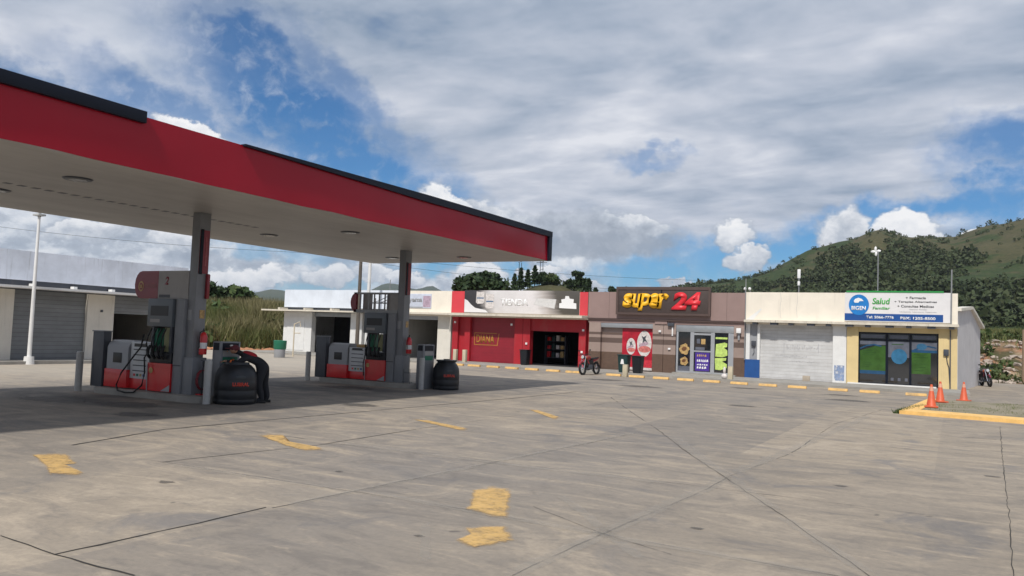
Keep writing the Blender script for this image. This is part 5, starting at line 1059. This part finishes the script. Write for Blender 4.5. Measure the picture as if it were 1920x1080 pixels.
# ------------------------------------------------------------------ motorcycles
def motorcycle(name, label, mbody, loc, rz):
    t = root(name, label, 'motorcycle', (0, 0, 0), 0, 'parked motorcycles'); L = .65
    for x, nm in ((L, 'front_wheel'), (-L, 'rear_wheel')):
        w = B()
        n = 26
        for i in range(n):
            a0 = 2 * math.pi * i / n; 
        ring = [(x + .27 * math.cos(2 * math.pi * i / n), 0, .31 + .27 * math.sin(2 * math.pi * i / n)) for i in range(n + 1)]
        w.tube(ring, .058, 8); wo_ = w.done(nm, M_rub, t)
        h = B(); h.cyl((x, -.05, .31), (x, .05, .31), .05, .05, 12)
        for i in range(10): a = 2 * math.pi * i / 10; h.tube([(x, .0, .31), (x + .24 * math.cos(a), 0, .31 + .24 * math.sin(a))], .007, 4)
        sub(wo_, h, 'spokes', M_chrome)
    for s_ in (1, -1): B().tube([(L, .09 * s_, .31), (L - .10, .09 * s_, .6), (L - .24, .09 * s_, .92)], .022, 7).done('fork', M_chrome, t)
    B().tube([(L + .30 * math.cos(a) * 1.02, 0, .31 + .33 * math.sin(a)) for a in [R(d) for d in range(35, 150, 12)]], [.05] * 10, 8).done('front_fender', mbody, t)
    b = B().ball((.12, 0, .83), .2, 3, (1.35, .72, .62)); b.done('fuel_tank', mbody, t)
    B().box(-.28, .30, -.11, .11, .40, .74, .06).done('engine_cover', M_rub, t)
    B().poly([(-.10, -.11, .74), (-.62, -.09, .80), (-.74, -.05, .88), (-.60, -.1, .86), (-.3, -.13, .82), (-.05, -.12, .84)], (0, .22, 0)).done('seat', M_rub, t)
    B().poly([(-.25, -.10, .62), (-.62, -.08, .72), (-.82, -.04, .84), (-.66, -.08, .84), (-.3, -.11, .76)], (0, .18, 0)).done('tail_fairing', mbody, t)
    e = B().box(-.12, .22, -.14, .14, .26, .50, .03).cyl((.08, 0, .48), (.16, 0, .68), .09, .085, 12).done('engine', M_dgrey, t)
    B().tube([(.40, 0, .88), (.30, 0, .45), (.05, 0, .24), (-.3, 0, .30), (-.35, 0, .68), (.25, 0, .78)], .022, 7).done('frame', M_black, t)
    B().tube([(-.3, .1, .32), (-.65, .1, .31)], .02, 6).tube([(-.3, -.1, .32), (-.65, -.1, .31)], .02, 6).done('swing_arm', M_black, t)
    B().tube([(.16, -.13, .45), (.2, -.17, .3), (-.1, -.18, .24), (-.4, -.19, .30), (-.80, -.2, .42)], [.022, .024, .03, .05, .055], 9).done('exhaust', M_chrome, t)
    B().tube([(.34, -.36, .98), (.38, -.2, 1.02), (.42, 0, .99), (.38, .2, 1.02), (.34, .36, .98)], .016, 7).done('handlebar', M_black, t)
    hl = B().ball((.52, 0, .88), .10, 2, (.8, 1, 1)).done('headlight', M_black, t); sub(hl, B().cyl((.58, 0, .88), (.605, 0, .88), .085, .07, 14), 'lens', M_lens)
    for s_ in (1, -1):
        B().tube([(.38, .24 * s_, 1.02), (.36, .30 * s_, 1.18)], .007, 5).ball((.36, .32 * s_, 1.21), .05, 2, (.35, 1.2, .8)).done('mirror', M_black, t); B().ball((.46, .17 * s_, .86), .03, 1).done('turn_signal', M_amber, t)
    B().poly([(-.78, -.06, .86), (-.84, -.05, .80), (-.80, -.05, .78)], (0, .11, 0)).done('tail_light', M_dred, t); B().poly([(-.72, -.07, .66), (-.98, -.06, .36), (-.96, -.06, .34), (-.70, -.07, .62)], (0, .13, 0)).done('rear_mudguard', M_black, t)
    B().tube([(.0, .12, .26), (-.08, .25, .02)], .012, 5).done('side_stand', M_black, t)
    B().poly([(.18, -.16, .5), (.36, -.14, .82), (.30, -.13, .58)], (0, .012, 0)).poly([(.18, .148, .5), (.36, .128, .82), (.30, .118, .58)], (0, .012, 0)).done('tank_shroud', mbody, t)
    t.location = loc; t.rotation_euler = (R(6), 0, rz); return t
motorcycle('motorcycle', 'red and black motorcycle parked between red and brown stores', mat('dark_red_motorcycle_paint', (.24, .01, .018), .3, coat=.5), (-15.85, 36.75, 0), R(-98))
motorcycle('motorcycle', 'black and maroon motorcycle parked behind the side wall', mat('maroon_paint', (.16, .01, .03), .3, coat=.5), (1.55, 51.0, 0), R(-75))

# ------------------------------------------------------------------ poles, masts, wires
t = root('lamp_post', 'white street lamp post before the grey shuttered building', 'lamp post', (-31.3, 18.0, 0))
B().cyl((-31.3, 18.0, .25), (-31.3, 18.0, 5.75), .08, .05, 14).done('pole', M_white, t); B().cyl((-31.3, 18.0, 0), (-31.3, 18.0, .3), .2, .17, 14).done('pole_base', M_white, t); B().box(-31.5, -31.1, 17.85, 18.15, 5.78, 5.86, .02).box(-31.34, -31.26, 17.95, 18.05, 5.74, 6.05).done('lamp_head', M_pipe, t)
def pole(x, y, h, r, m, name, label, cat='pole', z=0): o = B().cyl((0, 0, 0), (0, 0, h), r, r * .75, 10).done(name, m); o.location = (x, y, z); return tag(o, label, cat)
pole(-32.6, 38.9, 6.6, .13, M_dsteel, 'utility_pole', 'dark wooden utility pole rising behind the broken sign frame')
pole(-33.0, 40.3, 6.9, .13, M_white, 'white_post', 'tall white round post right of the dark utility pole')
pole(-30.75, 38.2, 3.75, .07, M_dsteel, 'timber_post', 'thin brown timber post seen through the broken sign frame')
pole(-32.2, 39.6, 2.9, .13, M_white, 'white_prop', 'short white eave prop right of the far display head')
pole(-31.6, 39.9, 2.9, .05, M_white, 'thin_white_prop', 'thin white eave prop left of the far column')
t = root('star_mast', 'thin mast with white star shaped head against the hill', 'mast', (-4.6, 60, 0))
B().cyl((-4.6, 60, 0), (-4.6, 60, 8.5), .05, .035, 8).done('mast_pole', M_steel, t)
b = B()
for i in range(4): a = i * math.pi / 2 + .1; b.ball((-4.75 + .17 * math.cos(a), 60, 8.55 + .17 * math.sin(a)), .13, 1, (1.4 if i % 2 == 0 else .7, .3, 1.4 if i % 2 else .7))
b.done('mast_head', M_lwhite, t)
t = root('antenna_mast', 'short white antenna mast on the cream roof', 'antenna', (-7.5, 46, 3.5)); B().cyl((-7.5, 46, 3.5), (-7.5, 46, 5.9), .035, .03, 8).done('mast_pole', M_steel, t); B().box(-7.58, -7.42, 45.95, 46.05, 5.55, 6.05, .02).box(-7.56, -7.44, 45.9, 46.1, 5.15, 5.38, .02).done('antenna_panel', M_lwhite, t)
t = root('conduit_mast', 'grey service mast at the right end of the cream front', 'mast', (-.12, 41.75, 2.9)); B().cyl((-.12, 41.76, 2.85), (-.10, 41.76, 5.6), .035, .03, 8).done('mast_pole', M_steel, t)
t = root('roof_lamps', 'pair of white lamps on the corner above the brown store', 'lamp', (-9.45, 42, 4.46))
b = B().cyl((-9.5, 42, 4.46), (-9.5, 42, 4.62), .02, .02, 6).cyl((-9.25, 42, 4.46), (-9.25, 42, 4.62), .02, .02, 6); b.done('lamp_stems', M_steel, t); B().ball((-9.5, 41.95, 4.68), .08, 2).ball((-9.27, 41.95, 4.68), .08, 2).done('lamp_heads', M_lwhite, t)
pole(-9.43, 41.8, 4.2, .03, M_steel, 'drain_pipe', 'grey pipe at the joint of the brown and cream fronts', 'pipe', 1.0)
pole(-46.6, 60, 6.6, .05, M_steel, 'thin_lamp_post', 'thin distant lamp post over the white parapet', 'lamp post')
pole(3.9, 60.5, 3.4, .10, mat('brown_fence_post', (.25, .18, .12), .9), 'fence_post', 'brown wooden post by the right edge before the rubble', 'post')
pole(-20.9, 70, 6.5, .05, M_steel, 'slender_pole', 'slender grey pole above the right red panel', 'pole')
for x, lb, h in ((-79.5, 'left thin lattice pylon on the small hill', 17), (-74.5, 'right thin lattice pylon with blue drum on the small hill', 18.5)):
    t = root('pylon', lb, 'pylon', (x, 146, 8)); b = B()
    for s_ in (-.5, .5): b.tube([(x + s_, 146, 7), (x + s_ * .5, 146, h)], .07, 5)
    for k in range(7): z = 9 + (h - 9) * k / 6; b.tube([(x - .5, 146, z), (x + .5, 146, z + .3)], .05, 4)
    b.box(x - 1.2, x + 1.2, 145.95, 146.05, h - 1.6, h - 1.5); b.done('lattice', M_dgrey, t, smooth=False)
    if x > -75: B().cyl((x - 1.3, 146, 12.6), (x - 1.3, 146, 14.4), .75, .6, 12).done('blue_drum', mat('muted_blue_drum', (.05, .11, .16), .6), t)
def wire(p0, p1, sag, label):
    P = [Vector(p0).lerp(Vector(p1), i / 16) - Vector((0, 0, sag * 4 * (i / 16) * (1 - i / 16))) for i in range(17)]
    tag(center_origin(B().tube(P, .009, 4).done('power_line', M_black)), label, 'power line', 'power lines')
wire((-60, 24, 8.3), (-32.6, 38.9, 6.5), .5, 'single power line running left from the dark wooden pole')
wire((-32.6, 38.9, 6.45), (-8, 70, 7.3), .6, 'upper power line running right from the dark pole'); wire((-32.6, 38.9, 6.1), (-14, 80, 6.6), .6, 'lower power line running right from the dark pole')

# ------------------------------------------------------------------ rubble and debris
rr = random.Random(11)
def rock_mesh(seed):
    b = B(); b.ball((0, 0, 0), 1, 2)
    for v in b.bm.verts: v.co *= .75 + .5 * noise.noise(v.co * 1.4 + Vector((seed, 0, 0)))
    return b
b = B()
for i in range(230):
    x = rr.uniform(1.2, 8); y = rr.uniform(59, 74); s_ = rr.uniform(.08, .36) * (1.4 if rr.random() < .15 else 1); q = bmesh.ops.create_icosphere(b.bm, subdivisions=1, radius=1); z = height(x, y)
    for v in q['verts']: v.co = Vector((x, y, z)) + Vector((v.co.x * s_ * 1.4, v.co.y * s_, v.co.z * s_ * .6)) * (.8 + .5 * noise.noise(v.co * 2 + Vector((i, 0, 0))))
struct(b.done('rubble', M_rock, ang=20), 'stuff')
b = B()
for i in range(120):
    a_ = rr.uniform(-52, -43); r_ = rr.uniform(60.2, 63.0); x = r_ * math.sin(R(a_)); y = r_ * math.cos(R(a_))
    s_ = rr.uniform(.12, .4); q = bmesh.ops.create_icosphere(b.bm, subdivisions=1, radius=1); z = height(x, y)
    for v in q['verts']: v.co = Vector((x, y, z)) + Vector((v.co.x * s_ * 1.5, v.co.y * s_, v.co.z * s_ * .55))
struct(b.done('loose_soil', M_soil, ang=20), 'stuff')

# ------------------------------------------------------------------ tall grass, turf
def scatter_grass(name, n, f, hmin, hmax, m, seed, wide=1.0, kind='stuff'):
    rng = np.random.default_rng(seed); P = []
    while len(P) < n:
        r_ = f(rng)
        if r_ is None: continue
        x, y = r_; P.append((x, y, height(x, y) - .08))
    P = np.array(P); cl = np.array([noise.noise((p[0] * .25, p[1] * .25, 7)) for p in P]); H = (hmin + (hmax - hmin) * rng.random(len(P))) * (1 + .35 * cl)
    o = card_mesh(name, P, H, m, elong=wide, rng=rng, upright=True); struct(o, kind); return o
def f_left(rng):
    a = rng.uniform(-56, -42.5); r_ = rng.uniform(61.5, 84) if rng.random() < .8 else rng.uniform(84, 110)
    x, y = r_ * math.sin(R(a)), r_ * math.cos(R(a)); e = r_ - 61.5 - 1.2 * noise.noise((x * .3, y * .3, 2))
    if rng.random() > min(1, .12 + max(0, e) / 4): return None
    return x, y
scatter_grass('tall_grass', 100000, f_left, .6, 2.0, M_grassb, 3, 1.5)
def f_seed(rng):
    q = f_left(rng)
    return None if q is None or noise.noise((q[0] * .2, q[1] * .2, 31)) < .0 else q
scatter_grass('pale_seed_grass', 14000, f_seed, 1.6, 2.5, leaf_mat('pale_seed_heads', (.15, .135, .06), (.24, .21, .11)), 5, 1.4)
def f_right(rng):
    x, y = rng.uniform(-2, 16), rng.uniform(58, 115)
    d = noise.noise((x * .22, y * .22, 12)); 
    if y < 76 and rng.random() > .05 + .5 * max(0, d + .05): return None
    return x, y
scatter_grass('bank_grass', 26000, f_right, .35, 1.0, M_grassb, 4, 3.0)
def f_turf(rng):
    x, y = rng.uniform(-.8, 8.8), rng.uniform(26.4, 32.8)
    if y < 26.45 - (x + .85) * .133 or noise.noise((x * .7, y * .7, 3)) < -.05: return None
    return x, y
rng0 = np.random.default_rng(6); P = []
while len(P) < 2200:
    q = f_turf(rng0)
    if q: P.append((q[0], q[1], .08))
struct(card_mesh('island_turf', np.array(P), .03 + .05 * rng0.random(len(P)), M_grassp, elong=5, rng=rng0, upright=True), 'stuff')
P = []
for i in range(900):
    t_ = rng0.uniform(0, 1) ** 1.5; P.append((-1.38 + .56 * t_ + rng0.normal(0, .06), 25.5 + 7 * t_ * .5, .0 + .0))
struct(card_mesh('kerb_weeds', np.array(P), .06 + .10 * rng0.random(len(P)), M_leafA, elong=6, rng=rng0, upright=True), 'stuff')

# ------------------------------------------------------------------ trees
def at(az_, r_): return r_ * math.sin(R(az_)), r_ * math.cos(R(az_))
x, y = at(-50.3, 104); tree('bushy_tree', 'dark bushy tree right behind the near column', x, y, 4.3, 7.0, M_leafB, 21, .42, 3600, lumps=20, trunk=.12, group='trees beyond the tall grass')
x, y = at(-48.3, 106); tree('bushy_tree', 'rounded dark tree over the grass right of near column', x, y, 4.3, 6.8, M_leafA, 22, .42, 3600, lumps=20, trunk=.12, group='trees beyond the tall grass')
x, y = at(-53.0, 112); tree('bushy_tree', 'dark tree mostly hidden behind the grey shuttered block', x, y, 4.4, 8, M_leafB, 25, .42, 2600, lumps=18, trunk=.12, group='trees beyond the tall grass')
x, y = at(-46.9, 108); tree('bushy_tree', 'low dark bush sloping down to the blue hills', x, y, 3.1, 6, M_leafB, 23, .4, 2000, lumps=14, trunk=.1, group='trees beyond the tall grass')
x, y = at(-31.35, 92); tree('umbrella_tree', 'large spreading dark tree behind the tienda banner left side', x, y, 8.9, 7.6, M_leafB, 31, .34, 5200, 'umbrella', lumps=26, trunk=.42, z=0)
x, y = at(-30.1, 96); tree('umbrella_tree', 'smaller dark tree leaning on the large spreading tree', x, y, 8.3, 5.0, M_leafB, 32, .32, 2600, lumps=16, trunk=.3, z=0)
for i, (a, h, w_, lb) in enumerate(((-28.95, 4.6, 2.2, 'thin dark pine left of the small hill top'), (-28.5, 4.9, 2.0, 'second thin dark pine at the small hill left'), (-28.0, 4.0, 2.4, 'short pine where the small hill slope begins'), (-27.5, 4.3, 3.0, 'broad pine under the left pylon'))):
    x, y = at(a, 150 + i * 3); tree('pine_tree', lb, x, y, h, w_, M_leafB, 40 + i, .30, 900, 'pine', group='trees on the small hill')
for i, (a, h, w_, lb) in enumerate(((-26.9, 2.6, 4.5, 'low dark bush left of the small hill top'), (-26.2, 2.2, 4.2, 'low bush at the very top of the small hill'), (-24.6, 4.2, 4.0, 'rounded tree right of the blue drum'), (-24.0, 3.4, 3.6, 'dark tree at the right shoulder of the small hill'), (-22.0, 3.6, 3.0, 'lone rounded tree far right on the small hill'))):
    x, y = at(a, 158); tree('hill_tree', lb, x, y, h, w_, M_leafB if i != 1 else M_leafA, 60 + i, .32, 1100, lumps=10, trunk=.15, group='trees on the small hill')
for i, (a, h, w_, lb) in enumerate(((-23.6, 3.8, 1.8, 'pointed pine right of the rounded hill tree'), (-23.1, 2.6, 2.6, 'low pine beside the slender grey pole'), (-20.9, 3.6, 2.2, 'dark pine just left of the brown box sign'))):
    x, y = at(a, 156); tree('pine_tree', lb, x, y, h, w_, M_leafB, 80 + i, .30, 800, 'pine', group='trees on the small hill')
# woodland on the big hill: one far-off mass of crowns
def woodland(name, n, f, smin, smax, m, seed, k=34):
    rng = np.random.default_rng(seed); P = []; S = []; c = 0
    while c < n:
        q = f(rng)
        if q is None: continue
        x, y, s_ = q; z = height(x, y); s_ *= rng.uniform(smin, smax); d = rng.normal(size=(k, 3)); d /= np.linalg.norm(d, axis=1)[:, None]; d *= (rng.uniform(.35, 1.05, k) ** .5)[:, None]
        d[:, 2] *= rng.uniform(.6, 1.1); P.append(d * s_ + np.array([x, y, z + s_ * .45])); S.append(s_ * rng.uniform(.22, .42, k)); c += 1
    struct(card_mesh(name, np.concatenate(P), np.concatenate(S), m, rng=rng), 'stuff')
def f_hill(rng):
    a = rng.uniform(-22, 12); r_ = rng.uniform(150, 735)
    x, y = at(a, r_); z = height(x, y); e = interp(RIDGE, a); hm = 720 * math.tan(R(e)) + 2
    if hm < 12: return None
    fz = z / hm; nn = noise.fractal((x * .012, y * .012, 8), 1, 2, 4) + .35 * noise.noise((x * .003, y * .003, 2))
    dens = (1.02 - fz * 1.45) + nn * 1.25 + (.30 if a < -9 else 0)
    fine = noise.fractal((x * .035, y * .035, 18), 1, 2, 3)
    if rng.random() > min(1, max(.04, (dens + fine * .7 - .28) * 1.4)): return None
    if r_ < 260: return None
    return x, y, (1.0 + .5 * (rng.random() < .12)) * (.6 if dens < .3 else 1)
woodland('hillside_woodland', 11000, f_hill, 1.2, 3.3, M_leafC, 9)
def f_crest(rng):
    a = rng.uniform(-21, 8); r_ = rng.uniform(690, 745); x, y = at(a, r_)
    if noise.noise((a * 1.7, 3, 1)) < (.12 if a > -8.5 else -.3): return None
    return x, y, .7
woodland('ridge_bushes', 260, f_crest, 1.2, 3.2, M_leafC, 10)
def f_knoll(rng):
    a = rng.uniform(-33, -18); x, y = at(a, rng.uniform(112, 172))
    if noise.noise((x * .08, y * .08, 1)) < .02: return None
    return x, y, .45
woodland('knoll_scrub', 420, f_knoll, 1.2, 2.6, M_leafC, 12)
def f_rb(rng):
    x, y = rng.uniform(1.5, 8), rng.uniform(60.5, 84)
    if noise.noise((x * .35, y * .35, 21)) < .12: return None
    return x, y, .16
def f_lb(rng):
    a = rng.uniform(-55, -43); r_ = rng.uniform(62, 76); x, y = at(a, r_)
    return None if noise.noise((x * .3, y * .3, 5)) < .1 else (x, y, .3)
woodland('field_shrubs', 130, f_lb, 1.4, 4.6, M_leafA, 14)
woodland('bank_shrubs', 90, f_rb, 1.5, 4.5, M_leafA, 13)

def haze_box():
    me = bpy.data.meshes.new('haze'); bm = bmesh.new(); bmesh.ops.create_cube(bm, size=1)
    for v in bm.verts: v.co = Vector((v.co.x * 20000, v.co.y * 20000, -3 if v.co.z < 0 else 330))
    bm.to_mesh(me); bm.free(); m = bpy.data.materials.new('haze_air'); m.use_nodes = True; t = m.node_tree; t.nodes.clear()
    pv = t.nodes.new('ShaderNodeVolumePrincipled'); pv.inputs['Color'].default_value = (.80, .88, 1, 1); pv.inputs['Density'].default_value = 8e-5; o_ = t.nodes.new('ShaderNodeOutputMaterial'); t.links.new(pv.outputs[0], o_.inputs['Volume'])
    me.materials.append(m); o = bpy.data.objects.new('haze', me); COL.objects.link(o); struct(o, 'stuff')
haze_box()
for o in bpy.data.objects:
    if 'origin' in o.keys(): del o['origin']
